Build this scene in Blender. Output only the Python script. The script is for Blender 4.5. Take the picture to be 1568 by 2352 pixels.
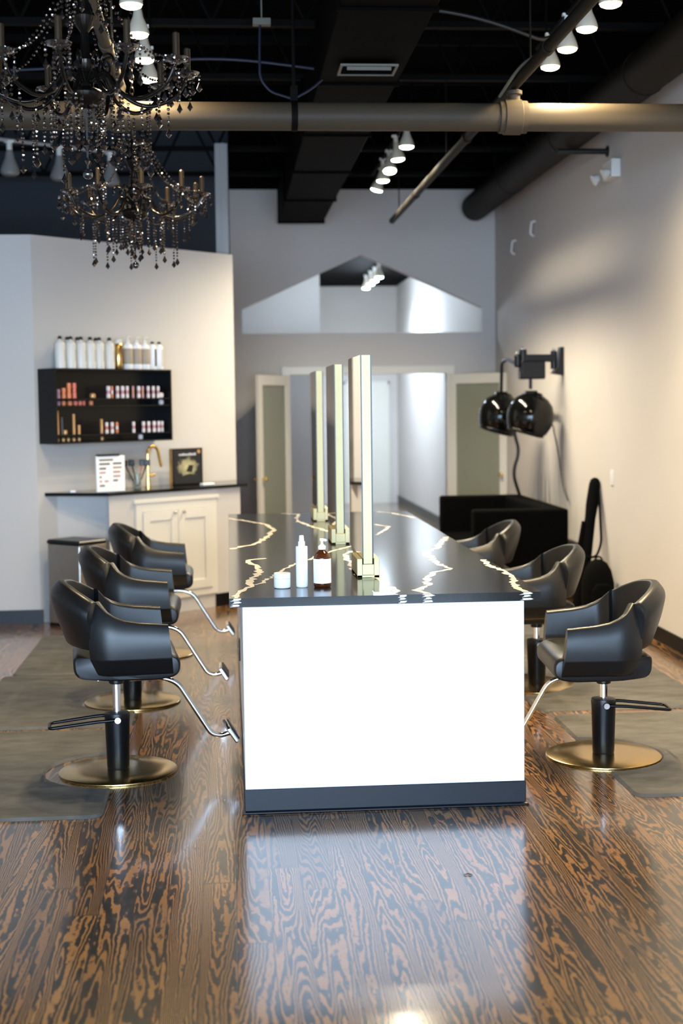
import bpy, bmesh, math, random
from mathutils import Vector, Matrix
from mathutils.geometry import tessellate_polygon
random.seed(7)
PI = math.pi
for o in list(bpy.data.objects): bpy.data.objects.remove(o)
S = bpy.context.scene
COL = S.collection

# ------------------------------------------------------------------ camera
EYE = 1.737; YAW = math.radians(4.5187); PIT = math.radians(4.3965); ROLL = math.radians(.7)
cam = bpy.data.cameras.new('camera'); cam.sensor_fit = 'VERTICAL'; cam.sensor_height = 36.0
cam.lens = 36.0 * 3267 / 2352; cam.clip_start = .05; cam.clip_end = 100
cam.dof.use_dof = True; cam.dof.focus_distance = 6.35; cam.dof.aperture_fstop = 2.0
co = bpy.data.objects.new('camera', cam); COL.objects.link(co); S.camera = co
f = Vector((math.sin(YAW)*math.cos(PIT), math.cos(YAW)*math.cos(PIT), -math.sin(PIT)))
r0 = Vector((math.cos(YAW), -math.sin(YAW), 0)); u0 = r0.cross(f)
u = u0*math.cos(ROLL) + r0*math.sin(ROLL); r = r0*math.cos(ROLL) - u0*math.sin(ROLL)
co.matrix_world = Matrix(((r.x, u.x, -f.x, 0), (r.y, u.y, -f.y, 0), (r.z, u.z, -f.z, EYE), (0, 0, 0, 1)))

# ------------------------------------------------------------------ light
S.view_settings.view_transform = 'Standard'; S.view_settings.look = 'None'
S.view_settings.exposure = 1.7; S.view_settings.gamma = 1.0; S.view_settings.use_curve_mapping = False
W = bpy.data.worlds.new('World'); S.world = W; W.use_nodes = True
W.node_tree.nodes['Background'].inputs[0].default_value = (.55, .68, 1, 1)
W.node_tree.nodes['Background'].inputs[1].default_value = .6
DAY = 130; WARM = 62; WARM_FAR = 74; HALL = 20

def area(name, loc, rot, sx, sy, power, col):
    l = bpy.data.lights.new(name, 'AREA'); l.shape = 'RECTANGLE'; l.size = sx; l.size_y = sy
    l.energy = power; l.color = col
    o = bpy.data.objects.new(name, l); o.location = loc; o.rotation_euler = rot; COL.objects.link(o); return o
# daylight through the three storefront bays behind the camera (panes sit at y = -2.4)
for k, x in enumerate((-3.35, -.95, 1.45)):
    area('storefront_daylight', (x, -2.36, 1.75), (PI/2-.18, 0, 0), 2.15, 2.7, DAY, (.54, .75, 1.0))

# ------------------------------------------------------------------ mesh helpers
class B:
    def __init__(s): s.bm = bmesh.new(); s.mi = 0
    def _f(s, vs):
        try:
            fc = s.bm.faces.new(vs); fc.material_index = s.mi; return fc
        except ValueError: return None
    def box(s, c, size, rot=None):
        hx, hy, hz = (q/2 for q in size); M = rot or Matrix.Identity(3); c = Vector(c)
        v = [s.bm.verts.new(c + M @ Vector((x*hx, y*hy, z*hz))) for x in (-1, 1) for y in (-1, 1) for z in (-1, 1)]
        for q in ((0,1,3,2),(4,6,7,5),(0,4,5,1),(2,3,7,6),(0,2,6,4),(1,5,7,3)): s._f([v[i] for i in q])
        return s
    def b2(s, p, q):
        return s.box([(a+b)/2 for a, b in zip(p, q)], [abs(b-a) for a, b in zip(p, q)])
    def loft(s, rings, caps=True, closed=False):
        R = [[s.bm.verts.new(p) for p in ring] for ring in rings]; n = len(R[0])
        m = len(R); last = m if closed else m-1
        for i in range(last):
            a, b = R[i], R[(i+1) % m]
            for j in range(n): s._f([a[j], a[(j+1) % n], b[(j+1) % n], b[j]])
        if caps and not closed: s._f(R[0][::-1]); s._f(R[-1])
        return s
    def tube(s, pts, rad, seg=10, caps=True, closed=False):
        pts = [Vector(p) for p in pts]; n = len(pts); rings = []
        rads = rad if isinstance(rad, (list, tuple)) else [rad]*n
        prev = None
        for i in range(n):
            if closed: t = (pts[(i+1) % n] - pts[i-1])
            else: t = pts[min(i+1, n-1)] - pts[max(i-1, 0)]
            t.normalize()
            if prev is None:
                a = Vector((0, 0, 1)) if abs(t.z) < .9 else Vector((1, 0, 0)); nx = t.cross(a).normalized()
            else:
                nx = (prev - t*prev.dot(t)).normalized()
            prev = nx; ny = t.cross(nx)
            rings.append([pts[i] + (nx*math.cos(2*PI*k/seg) + ny*math.sin(2*PI*k/seg))*rads[i] for k in range(seg)])
        return s.loft(rings, caps, closed)
    def cyl(s, p, q, ra, rb=None, seg=20): return s.tube([p, q], [ra, ra if rb is None else rb], seg)
    def lathe(s, prof, c=(0, 0, 0), seg=24, M=None):
        M = M or Matrix.Identity(3); c = Vector(c)
        rings = [[c + M @ Vector((max(rr, 1e-4)*math.cos(2*PI*k/seg), max(rr, 1e-4)*math.sin(2*PI*k/seg), z)) for k in range(seg)] for rr, z in prof]
        return s.loft(rings)
    def prism(s, poly, h0, h1, f=None):
        """extrude a 2-D polygon; f maps (a, b, h) to 3-D (default: x, y, z)"""
        f = f or (lambda a, b, h: Vector((a, b, h)))
        return s.loft([[f(a, b, h0) for a, b in poly], [f(a, b, h1) for a, b in poly]])
    def holed(s, outer, holes, h0, h1, f):
        loops = [outer] + holes; flat = [p for l in loops for p in l]
        tris = tessellate_polygon([[Vector((a, b, 0)) for a, b in l] for l in loops])
        for h in (h0, h1):
            vs = [s.bm.verts.new(f(a, b, h)) for a, b in flat]
            for t in tris: s._f([vs[i] for i in t])
            if h == h0: A = vs
            else: Bv = vs
        i = 0
        for l in loops:
            n = len(l)
            for k in range(n): s._f([A[i+k], A[i+(k+1) % n], Bv[i+(k+1) % n], Bv[i+k]])
            i += n
        return s
    def ball(s, c, rad, sub=2, scale=(1, 1, 1)):
        M = Matrix.Translation(Vector(c)) @ Matrix.Diagonal((*scale, 1))
        d = bmesh.ops.create_icosphere(s.bm, subdivisions=sub, radius=rad, matrix=M)
        for v in d['verts']:
            for fc in v.link_faces: fc.material_index = s.mi
        return s
    def gem(s, c, rx, h0, h1, seg=6):
        """faceted drop: upper point at +h0, girdle, lower point at -h1"""
        c = Vector(c)
        top = s.bm.verts.new(c + Vector((0, 0, h0))); bot = s.bm.verts.new(c - Vector((0, 0, h1)))
        g = [s.bm.verts.new(c + Vector((rx*math.cos(2*PI*k/seg), rx*math.sin(2*PI*k/seg), 0))) for k in range(seg)]
        for k in range(seg): s._f([g[k], g[(k+1) % seg], top]); s._f([g[(k+1) % seg], g[k], bot])
        return s
    def bead(s, c, rad, rng):
        Rm = Matrix.Rotation(rng.uniform(0, 6.28), 4, 'Z') @ Matrix.Rotation(rng.uniform(0, 3), 4, 'X')
        bmesh.ops.create_icosphere(s.bm, subdivisions=1, radius=rad, matrix=Matrix.Translation(Vector(c)) @ Rm)
        return s
    def build(s, name, mats, parent=None, ang=38, flat=False, bevel=0, sub=0, loc=None):
        bmesh.ops.recalc_face_normals(s.bm, faces=s.bm.faces)
        me = bpy.data.meshes.new(name); s.bm.to_mesh(me); s.bm.free()
        for m in (mats if isinstance(mats, (list, tuple)) else [mats]): me.materials.append(m)
        if not flat:
            me.shade_smooth(); me.set_sharp_from_angle(angle=math.radians(ang))
        o = bpy.data.objects.new(name, me); COL.objects.link(o)
        if parent: o.parent = parent
        if loc: o.location = loc
        if bevel:
            b = o.modifiers.new('bevel', 'BEVEL'); b.width = bevel; b.segments = 3; b.limit_method = 'ANGLE'; b.angle_limit = math.radians(40)
        if sub:
            b = o.modifiers.new('subdivision', 'SUBSURF'); b.levels = sub; b.render_levels = sub
        return o

def tag(o, label, cat, group=None):
    o['label'] = label; o['category'] = cat
    if group: o['group'] = group
    return o
def struct(o): o['kind'] = 'structure'; return o
def thing(name, label, cat, loc=(0, 0, 0), rz=0, group=None):
    o = bpy.data.objects.new(name, None); COL.objects.link(o); o.empty_display_size = .1
    o.location = loc; o.rotation_euler = (0, 0, rz); return tag(o, label, cat, group)
def copy_tree(o, parent=None):
    c = o.copy(); COL.objects.link(c)
    if parent: c.parent = parent
    for ch in list(o.children): copy_tree(ch, c)
    return c
def relabel(o, label, loc, rz=None):
    o['label'] = label; o.location = loc
    if rz is not None: o.rotation_euler = (0, 0, rz)
    return o
def arc(c, r, a0, a1, n, plane='xz'):
    out = []
    for i in range(n+1):
        a = a0 + (a1-a0)*i/n; p, q = r*math.cos(a), r*math.sin(a)
        out.append((c[0]+p, c[1], c[2]+q) if plane == 'xz' else (c[0]+p, c[1]+q, c[2]))
    return out
def fillet(pts, rad, n=6):
    pts = [Vector(p) for p in pts]; out = [pts[0]]
    for i in range(1, len(pts)-1):
        a, b, c = pts[i-1], pts[i], pts[i+1]
        da, dc = (a-b), (c-b); rr = min(rad, da.length*.49, dc.length*.49)
        p, q = b + da.normalized()*rr, b + dc.normalized()*rr
        for k in range(n+1):
            t = k/n; out.append(p*(1-t)**2 + b*2*t*(1-t) + q*t*t)
    out.append(pts[-1]); return out
def fillet2(poly, rads, n=5):
    out = []; m = len(poly)
    for i in range(m):
        a, b, c = (Vector((*poly[(i+k) % m], 0)) for k in (-1, 0, 1)); rad = rads[i] if isinstance(rads, (list, tuple)) else rads
        if rad <= 0: out.append((b.x, b.y)); continue
        da, dc = (a-b), (c-b); rr = min(rad, da.length*.48, dc.length*.48)
        p, q = b + da.normalized()*rr, b + dc.normalized()*rr
        for k in range(n+1):
            t = k/n; v = p*(1-t)**2 + b*2*t*(1-t) + q*t*t; out.append((v.x, v.y))
    return out

# ------------------------------------------------------------------ materials
def mat(name, col, rough=.5, metal=0., spec=.5, noise=0., nscale=8., bump=0., bscale=200., coat=0., emit=None, estr=0., trans=0., ior=1.5, aniso=0.):
    m = bpy.data.materials.new(name); m.use_nodes = True; nt = m.node_tree; p = nt.nodes['Principled BSDF']
    p.inputs['Base Color'].default_value = (*col, 1); p.inputs['Roughness'].default_value = rough
    p.inputs['Metallic'].default_value = metal; p.inputs['Specular IOR Level'].default_value = spec
    p.inputs['Coat Weight'].default_value = coat; p.inputs['Transmission Weight'].default_value = trans; p.inputs['IOR'].default_value = ior
    p.inputs['Anisotropic'].default_value = aniso
    if emit: p.inputs['Emission Color'].default_value = (*emit, 1); p.inputs['Emission Strength'].default_value = estr
    tc = nt.nodes.new('ShaderNodeTexCoord')
    if noise:
        n = nt.nodes.new('ShaderNodeTexNoise'); n.inputs['Scale'].default_value = nscale; n.inputs['Detail'].default_value = 5
        nt.links.new(tc.outputs['Object'], n.inputs['Vector'])
        mx = nt.nodes.new('ShaderNodeMix'); mx.data_type = 'RGBA'
        mx.inputs['A'].default_value = (*[c*(1-noise) for c in col], 1); mx.inputs['B'].default_value = (*[min(1, c*(1+noise)) for c in col], 1)
        nt.links.new(n.outputs['Fac'], mx.inputs['Factor']); nt.links.new(mx.outputs['Result'], p.inputs['Base Color'])
    if bump:
        n2 = nt.nodes.new('ShaderNodeTexNoise'); n2.inputs['Scale'].default_value = bscale; n2.inputs['Detail'].default_value = 3
        nt.links.new(tc.outputs['Object'], n2.inputs['Vector'])
        bp = nt.nodes.new('ShaderNodeBump'); bp.inputs['Strength'].default_value = bump; bp.inputs['Distance'].default_value = .002
        nt.links.new(n2.outputs['Fac'], bp.inputs['Height']); nt.links.new(bp.outputs['Normal'], p.inputs['Normal'])
    return m

M = {}
M['wall'] = mat('pale_grey_paint', (.56, .525, .50), .75, noise=.03, nscale=2, bump=.05, bscale=300)
M['wall_white'] = mat('white_wall_paint', (.54, .515, .495), .7, noise=.02, nscale=2)
M['wall_dark'] = mat('slate_paint', (.035, .042, .055), .8, noise=.1, nscale=2)
M['ceiling'] = mat('black_ceiling_paint', (.0012, .0012, .0012), .9, spec=.05, noise=.3, nscale=3)
M['joist'] = mat('black_steel_paint', (.0020, .0017, .0014), .7, spec=.08, noise=.3, nscale=6)
M['duct'] = mat('black_duct_paint', (.0012, .0010, .0009), .7, spec=.03, noise=.3, nscale=4)
M['round_duct'] = mat('dark_duct_paint', (.0075, .0052, .0034), .6, spec=.12, noise=.15, nscale=4)
M['pipe'] = mat('beige_pipe_paint', (.050, .039, .027), .5, spec=.15, noise=.06, nscale=5)
M['trim_white'] = mat('white_trim_paint', (.68, .655, .59), .4, noise=.02)
M['black_base'] = mat('black_baseboard', (.004, .0042, .005), .35, spec=.2, noise=.2, nscale=5)
M['laminate'] = mat('white_gloss_panel', (.90, .905, .91), .35, noise=.01, nscale=2)
M['rubber'] = mat('black_rubber_base', (.006, .0075, .012), .36, spec=.26, noise=.2, nscale=9)
M['vinyl'] = mat('black_vinyl', (.0045, .0043, .0048), .38, spec=.5, noise=.15, nscale=10, bump=.06, bscale=700)
M['black_plastic'] = mat('black_satin_plastic', (.0035, .0035, .004), .32, spec=.3, noise=.15)
M['black_gloss'] = mat('black_gloss_plastic', (.003, .003, .003), .1, spec=.35, noise=.15)
M['black_cloth'] = mat('black_cloth', (.002, .002, .002), .95, spec=.06, noise=.2, nscale=40)
M['black_upholstery'] = mat('black_upholstery', (.0018, .0018, .0018), .95, spec=.04, noise=.2, nscale=20)
M['chrome'] = mat('chrome', (.82, .82, .82), .08, 1, noise=.02)
M['brass'] = mat('brushed_brass', (.58, .39, .15), .2, 1, noise=.05, nscale=30)
M['champagne'] = mat('champagne_metal', (.42, .36, .205), .5, 1, noise=.03, nscale=20)
M['mirror'] = mat('mirror_glass', (.86, .87, .86), .015, 1, noise=.005)
M['black_edge'] = mat('black_mirror_edge', (.015, .016, .016), .3, noise=.1)
M['gold'] = mat('polished_gold', (.80, .55, .18), .15, 1, noise=.03)
M['steel'] = mat('brushed_steel', (.48, .45, .41), .3, 1, noise=.06, nscale=25)
M['white_plastic'] = mat('white_plastic', (.91, .91, .915), .35, noise=.01)
M['offwhite_plastic'] = mat('offwhite_plastic', (.72, .71, .68), .4, noise=.02)
M['paper'] = mat('white_label_paper', (.93, .93, .94), .6, noise=.01)
M['grey_ink'] = mat('grey_ink', (.58, .58, .60), .6, noise=.02)
M['amber'] = mat('amber_glass', (.13, .034, .008), .05, trans=.55, ior=1.5, noise=.05)
M['dark_amber'] = mat('dark_amber_liquid', (.012, .004, .002), .08, noise=.1)
M['crystal'] = mat('black_crystal', (.012, .010, .010), .04, spec=1.0, coat=1.0, noise=.1)
M['crystal_metal'] = mat('black_nickel', (.022, .018, .015), .2, .8, spec=.3, noise=.1)
M['bead'] = mat('smoky_bead', (.20, .165, .14), .07, .95, noise=.2, nscale=60)
M['candle'] = mat('bronze_candle_sleeve', (.055, .036, .02), .3, .7, noise=.1)
M['cable_black'] = mat('black_cable', (.004, .004, .0042), .5, noise=.1)
M['cable_blue'] = mat('blue_cable', (.003, .005, .022), .5, noise=.1)
M['frost'] = mat('frosted_glass', (.33, .345, .27), .4, noise=.02, trans=.3)
M['bulb_warm'] = mat('warm_bulb', (1, .9, .7), .4, emit=(1.0, .80, .48), estr=14, noise=.01)
M['bulb_pale'] = mat('pale_bulb', (1, 1, .9), .4, emit=(1.0, .93, .74), estr=14, noise=.01)
M['bulb_cool'] = mat('cool_bulb', (.9, 1, 1), .4, emit=(.62, 1.0, .92), estr=10, noise=.01)
M['bulb_off'] = mat('unlit_bulb_glass', (.25, .245, .24), .3, noise=.02)
M['lamp_shell'] = mat('bulb_shell', (.55, .50, .40), .3, noise=.03)
M['dim_beige'] = mat('dim_beige_paint', (.11, .10, .078), .5, noise=.05)
M['white_metal'] = mat('white_painted_metal', (.33, .33, .335), .4, noise=.02)

def floor_material():
    m = bpy.data.materials.new('stained_pine_boards'); m.use_nodes = True; nt = m.node_tree; N = nt.nodes; L = nt.links
    p = N['Principled BSDF']
    def math_(op, a, b=None, c=None):
        n = N.new('ShaderNodeMath'); n.operation = op
        for i, v in enumerate((a, b, c)):
            if v is None: continue
            if isinstance(v, (int, float)): n.inputs[i].default_value = v
            else: L.new(v, n.inputs[i])
        return n.outputs[0]
    def noise(vec, scale, detail=2, rough=.5, dist=0.):
        n = N.new('ShaderNodeTexNoise'); n.inputs['Scale'].default_value = scale; n.inputs['Detail'].default_value = detail
        n.inputs['Roughness'].default_value = rough; n.inputs['Distortion'].default_value = dist; L.new(vec, n.inputs['Vector']); return n.outputs['Fac']
    def comb(x, y, z):
        n = N.new('ShaderNodeCombineXYZ')
        for i, v in enumerate((x, y, z)):
            if isinstance(v, (int, float)): n.inputs[i].default_value = v
            else: L.new(v, n.inputs[i])
        return n.outputs[0]
    def ramp(fac, stops, interp='LINEAR'):
        n = N.new('ShaderNodeValToRGB'); n.color_ramp.interpolation = interp; e = n.color_ramp.elements
        while len(e) < len(stops): e.new(.5)
        for i, (pos, c) in enumerate(stops): e[i].position = pos; e[i].color = (*c, 1) if isinstance(c, tuple) else (c, c, c, 1)
        L.new(fac, n.inputs[0]); return n.outputs[0]
    def mix(fac, a, b):
        n = N.new('ShaderNodeMix'); n.data_type = 'RGBA'
        if isinstance(fac, (int, float)): n.inputs['Factor'].default_value = fac
        else: L.new(fac, n.inputs['Factor'])
        for k, v in (('A', a), ('B', b)):
            if isinstance(v, tuple): n.inputs[k].default_value = (*v, 1)
            else: L.new(v, n.inputs[k])
        return n.outputs['Result']
    tc = N.new('ShaderNodeTexCoord'); sp = N.new('ShaderNodeSeparateXYZ'); L.new(tc.outputs['Object'], sp.inputs[0])
    x, y = sp.outputs[0], sp.outputs[1]
    pw = .118
    px = math_('DIVIDE', x, pw); ip = math_('FLOOR', px)
    w1 = N.new('ShaderNodeTexWhiteNoise'); w1.noise_dimensions = '1D'; L.new(ip, w1.inputs['W']); rnd = w1.outputs['Value']
    # boards end at staggered joints
    yj = math_('DIVIDE', math_('ADD', y, math_('MULTIPLY', rnd, 9.3)), 3.3); iy = math_('FLOOR', yj)
    w2 = N.new('ShaderNodeTexWhiteNoise'); w2.noise_dimensions = '2D'; L.new(comb(ip, iy, 0), w2.inputs['Vector']); r2 = w2.outputs['Value']
    # growth-ring field: contour lines of a stretched noise give the cathedral grain
    v = comb(math_('MULTIPLY', x, 7.0), math_('MULTIPLY', y, .46), math_('MULTIPLY', r2, 60))
    field = noise(v, 1.0, 2.6, .42, .12)
    fine = noise(comb(math_('MULTIPLY', x, 48), math_('MULTIPLY', y, 15), math_('MULTIPLY', r2, 30)), 1.0, 3, .6)
    rings = math_('ADD', math_('MULTIPLY', field, 31.0), math_('MULTIPLY', fine, 1.25))
    rings = math_('ADD', rings, math_('MULTIPLY', x, 26.0))
    saw = math_('FRACT', rings)
    band = ramp(saw, [(0, 0.0), (.16, 1.0), (.46, 1.0), (.62, 0.0), (1, 0.0)])
    bias = noise(comb(math_('MULTIPLY', x, 3.0), math_('MULTIPLY', y, .8), math_('MULTIPLY', r2, 17)), 1.0, 2, .5)
    bandw = math_('MULTIPLY', band, ramp(bias, [(.28, .58), (.54, 1.0)]))
    dark = mix(fine, (.011, .0085, .007), (.028, .021, .016))
    lite = mix(r2, (.30, .135, .036), (.37, .18, .054))
    lite = mix(math_('MULTIPLY', fine, .5), lite, (.15, .060, .020))
    col = mix(bandw, dark, lite)
    # dark seams between boards
    e = math_('ABSOLUTE', math_('SUBTRACT', math_('FRACT', px), .5))
    seam = ramp(e, [(.480, 0.0), (.492, .8)])
    ey = math_('ABSOLUTE', math_('SUBTRACT', math_('FRACT', yj), .5))
    seam2 = ramp(ey, [(.4988, 0.0), (.4996, .4)])
    col = mix(math_('MAXIMUM', seam, seam2), col, (.010, .008, .006))
    # pale scuffs
    sc = noise(comb(math_('MULTIPLY', x, 2.3), math_('MULTIPLY', y, 1.2), 3.3), 1.0, 8, .72)
    col = mix(ramp(sc, [(.66, 0.0), (.85, .20)]), col, (.22, .20, .18))
    L.new(col, p.inputs['Base Color'])
    wear = noise(comb(math_('MULTIPLY', x, 1.6), math_('MULTIPLY', y, .9), 8.1), 1.0, 6, .65)
    rg = math_('ADD', math_('MULTIPLY', wear, .22), .13)
    L.new(rg, p.inputs['Roughness']); p.inputs['Specular IOR Level'].default_value = .5
    p.inputs['Coat Weight'].default_value = .65; p.inputs['Coat Roughness'].default_value = .12
    bp = N.new('ShaderNodeBump'); bp.inputs['Strength'].default_value = .12; bp.inputs['Distance'].default_value = .002
    L.new(math_('SUBTRACT', fine, math_('MULTIPLY', seam, 2.0)), bp.inputs['Height']); L.new(bp.outputs['Normal'], p.inputs['Normal'])
    return m
M['floor'] = floor_material()

def mat_mat():
    m = mat('grey_foam_mat', (.105, .098, .085), .62, spec=.45, bump=.1, bscale=90)
    nt = m.node_tree; p = nt.nodes['Principled BSDF']; tc = nt.nodes.new('ShaderNodeTexCoord')
    mp = nt.nodes.new('ShaderNodeMapping'); mp.inputs['Scale'].default_value = (2.2, 4.5, 1); nt.links.new(tc.outputs['Object'], mp.inputs[0])
    n = nt.nodes.new('ShaderNodeTexNoise'); n.inputs['Scale'].default_value = 1.6; n.inputs['Detail'].default_value = 9; n.inputs['Roughness'].default_value = .65
    nt.links.new(mp.outputs[0], n.inputs['Vector'])
    cr = nt.nodes.new('ShaderNodeValToRGB'); cr.color_ramp.elements[0].position = .3; cr.color_ramp.elements[1].position = .75
    cr.color_ramp.elements[0].color = (.046, .043, .038, 1); cr.color_ramp.elements[1].color = (.130, .126, .117, 1)
    nt.links.new(n.outputs['Fac'], cr.inputs[0]); nt.links.new(cr.outputs[0], p.inputs['Base Color']); return m
M['mat'] = mat_mat()

def quartz():
    m = mat('black_quartz', (.02, .02, .02), .13, spec=.45)
    nt = m.node_tree; p = nt.nodes['Principled BSDF']; tc = nt.nodes.new('ShaderNodeTexCoord')
    n = nt.nodes.new('ShaderNodeTexNoise'); n.inputs['Scale'].default_value = 5; n.inputs['Detail'].default_value = 8
    nt.links.new(tc.outputs['Object'], n.inputs['Vector'])
    cr = nt.nodes.new('ShaderNodeValToRGB'); cr.color_ramp.elements[0].position = .35; cr.color_ramp.elements[1].position = .8
    cr.color_ramp.elements[0].color = (.007, .0066, .006, 1); cr.color_ramp.elements[1].color = (.020, .0185, .016, 1)
    nt.links.new(n.outputs['Fac'], cr.inputs[0]); nt.links.new(cr.outputs[0], p.inputs['Base Color']); return m
M['quartz'] = quartz()
M['vein'] = mat('white_quartz_vein', (.88, .80, .68), .2, noise=.08, nscale=30)

# ------------------------------------------------------------------ room shell
XR, XL, YF, YB, ZC = 3.07, -5.0, -2.5, 16.2, 4.9
struct(B().b2((XL-.1, YF-.1, -.1), (XR+.1, 24.8, 0)).build('floor', M['floor'], flat=True))
struct(B().b2((XL-.1, YF-.1, ZC), (XR+.1, 24.8, ZC+.1)).build('ceiling', M['ceiling'], flat=True))
struct(B().b2((XR, YF-.1, 0), (XR+.1, YB, 4.13)).build('wall_right', M['wall'], flat=True))
struct(B().b2((XR, YF-.1, 4.13), (XR+.1, YB, ZC)).build('wall_right_upper', M['ceiling'], flat=True))
struct(B().b2((XL-.1, YF-.1, 0), (XL, 24.8, ZC)).build('wall_left', M['wall'], flat=True))
fy = lambda a, b, h: Vector((a, h, b))
# far wall with the house-shaped opening and the double doorway
struct(B().holed([(.06, 0), (.71, 0), (.71, 2.06), (2.504, 2.06), (2.504, 0), (XR, 0), (XR, 4.13), (.06, 4.13)],
    [[(.183, 2.525), (2.92, 2.525), (2.92, 2.802), (1.543, 3.413), (.183, 2.802)]], YB, YB+.14, fy).build('wall_back', M['wall'], flat=True))
struct(B().b2((XL, YB, 0), (.06, YB+.14, 2.95)).build('wall_back_left', M['wall'], flat=True))
struct(B().b2((XL, YB, 2.95), (.06, YB+.14, ZC)).build('wall_back_left_upper', M['wall_dark'], flat=True))
struct(B().b2((.06, YB-.02, 4.13), (XR, YB+.14, ZC)).build('trim_1', M['ceiling'], flat=True))
# doorway casing
struct(B().b2((.62, YB-.03, 2.06), (2.594, YB, 2.145)).b2((.62, YB-.03, 0), (.71, YB, 2.06)).b2((2.504, YB-.03, 0), (2.594, YB, 2.06)).build('trim_2', M['trim_white'], flat=True))
# storefront wall behind the camera: three glazed bays and a transom
fb = B().holed([(XL, 0), (XR, 0), (XR, ZC), (XL, ZC)], [[(x-1.1, .35), (x+1.1, .35), (x+1.1, 3.15), (x-1.1, 3.15)] for x in (-3.35, -.95, 1.45)], YF-.1, YF, fy)
struct(fb.build('wall_front', M['wall'], flat=True))
for k, x in enumerate((-3.35, -.95, 1.45)):
    w = B()
    for s_ in (-1, 1): w.b2((x+s_*1.1-.03, YF-.06, .35), (x+s_*1.1+.03, YF+.02, 3.15))
    w.b2((x-1.1, YF-.06, .32), (x+1.1, YF+.02, .38)).b2((x-1.1, YF-.06, 3.12), (x+1.1, YF+.02, 3.18))
    struct(w.build('window_%d' % (k+1), M['black_plastic'], flat=True))
# hall behind the far wall
struct(B().b2((.0, 19.0, 0), (1.246, 19.12, 4.4)).build('wall_hall_left', M['wall'], flat=True))
struct(B().b2((1.126, 19.12, 0), (1.246, 24.5, 4.4)).build('wall_hall_side', M['wall'], flat=True))
struct(B().b2((1.246, 24.5, 0), (3.1, 24.6, 4.4)).build('wall_hall_back', M['wall'], flat=True))
struct(B().b2((2.93, YB+.14, 0), (3.03, 24.5, 4.4)).build('wall_hall_right', M['wall_white'], flat=True))
struct(B().b2((-.1, 19.0, 3.72), (2.93, 24.5, 3.78)).build('ceiling_hall', M['ceiling'], flat=True))
struct(B().b2((2.918, YB+.14, 0), (2.93, 24.5, .13)).build('baseboard_hall', M['black_base'], flat=True))
dh = B().b2((2.03, 24.44, 0), (2.76, 24.495, 2.05)); dh.b2((2.0, 24.46, 0), (2.03, 24.5, 2.09)).b2((2.76, 24.46, 0), (2.79, 24.5, 2.09)).b2((2.0, 24.46, 2.05), (2.79, 24.5, 2.09))
struct(dh.build('door_1', M['trim_white'], flat=True))
# baseboard on the right wall
struct(B().b2((XR-.014, YF, 0), (XR, YB, .105)).build('baseboard_right', M['black_base'], flat=True, bevel=.004))
# angled partition of the colour bar (low wall, open above)
t = .12
struct(B().prism([(XL, 11.48), (-1.52, 11.48), (.07, 13.07), (.07-.085, 13.07+.085), (-1.57, 11.60), (XL, 11.60)], 0, 3.085).build('wall_partition', M['wall_white'], flat=True))
struct(B().prism([(XL, 11.465), (-1.50, 11.465), (-1.50, 11.48), (XL, 11.48)], 0, .11).build('baseboard_left', M['black_base'], flat=True))

# white post rising beside the dark wall
pst = B().b2((-.075, 13.30, 0), (-.02, 13.36, 4.12)); pst.b2((-.02, 13.29, 3.0), (.015, 13.37, 4.12)); pst.b2((.015, 13.31, 0), (.04, 13.36, 4.12))
struct(pst.build('trim_3', M['white_metal'], flat=True))

# ------------------------------------------------------------------ ceiling: joists, ducts, pipes
JG = 'open-web steel joists under the black ceiling'
ord_ = ['first', 'second', 'third', 'fourth', 'fifth', 'sixth', 'seventh', 'eighth', 'ninth', 'tenth', 'eleventh', 'twelfth', 'thirteenth', 'fourteenth']
jp = thing('ceiling_joist', '', 'joist', group=JG)
bb = B().b2((XL+.02, -.035, 4.15), (XR-.02, .035, 4.19)); bb.build('bottom_chord', M['joist'], jp, flat=True)
B().b2((XL+.02, -.035, 4.78), (XR-.02, .035, 4.84)).build('top_chord', M['joist'], jp, flat=True)
wb = B(); n = 13
for i in range(n):
    x0 = XL+.1 + i*(XR-XL-.2)/n; x1 = x0 + (XR-XL-.2)/n
    wb.cyl((x0, 0, 4.18), ((x0+x1)/2, 0, 4.8), .012, seg=6); wb.cyl(((x0+x1)/2, 0, 4.8), (x1, 0, 4.18), .012, seg=6)
wb.build('web_rods', M['joist'], jp)
jy = [6.36, 7.86, 9.36, 10.86, 12.36, 13.86, 15.36]
for i, y in enumerate(jy):
    o = jp if i == 0 else copy_tree(jp)
    relabel(o, 'black open-web ceiling joist, %s counted from the front' % ord_[i], (0, y, 0))

rd = thing('rectangular_duct', 'long black rectangular air duct running toward the far wall above the mirrors', 'duct')
B().b2((.60, 5.2, 3.72), (1.09, 15.85, 4.12)).build('duct_body', M['duct'], rd, flat=True, bevel=.01)
for y in (7.3, 9.0, 10.7, 12.4, 14.1, 15.8):
    B().b2((.585, y, 3.705), (1.105, y+.03, 4.13)).build('joint_flange', M['duct'], rd, flat=True)
vt = thing('air_vent', 'pale slotted air vent on the underside of the rectangular duct', 'vent', (.86, 8.42, 3.70))
B().b2((-.17, -.015, -.012), (.17, .0, 0)).b2((-.17, .23, -.012), (.17, .245, 0)).b2((-.17, 0, -.012), (-.155, .23, 0)).b2((.155, 0, -.012), (.17, .23, 0)).build('vent_frame', M['dim_beige'], vt, flat=True)
sl = B()
for k in range(6): sl.box((0, .03+k*.034, -.006), (.30, .026, .003), Matrix.Rotation(.5, 3, 'X'))
sl.build('vent_slats', M['joist'], vt, flat=True)
B().b2((-.13, .012, -.03), (.13, .02, -.010)).build('vent_blade', M['dim_beige'], vt, flat=True)

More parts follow.
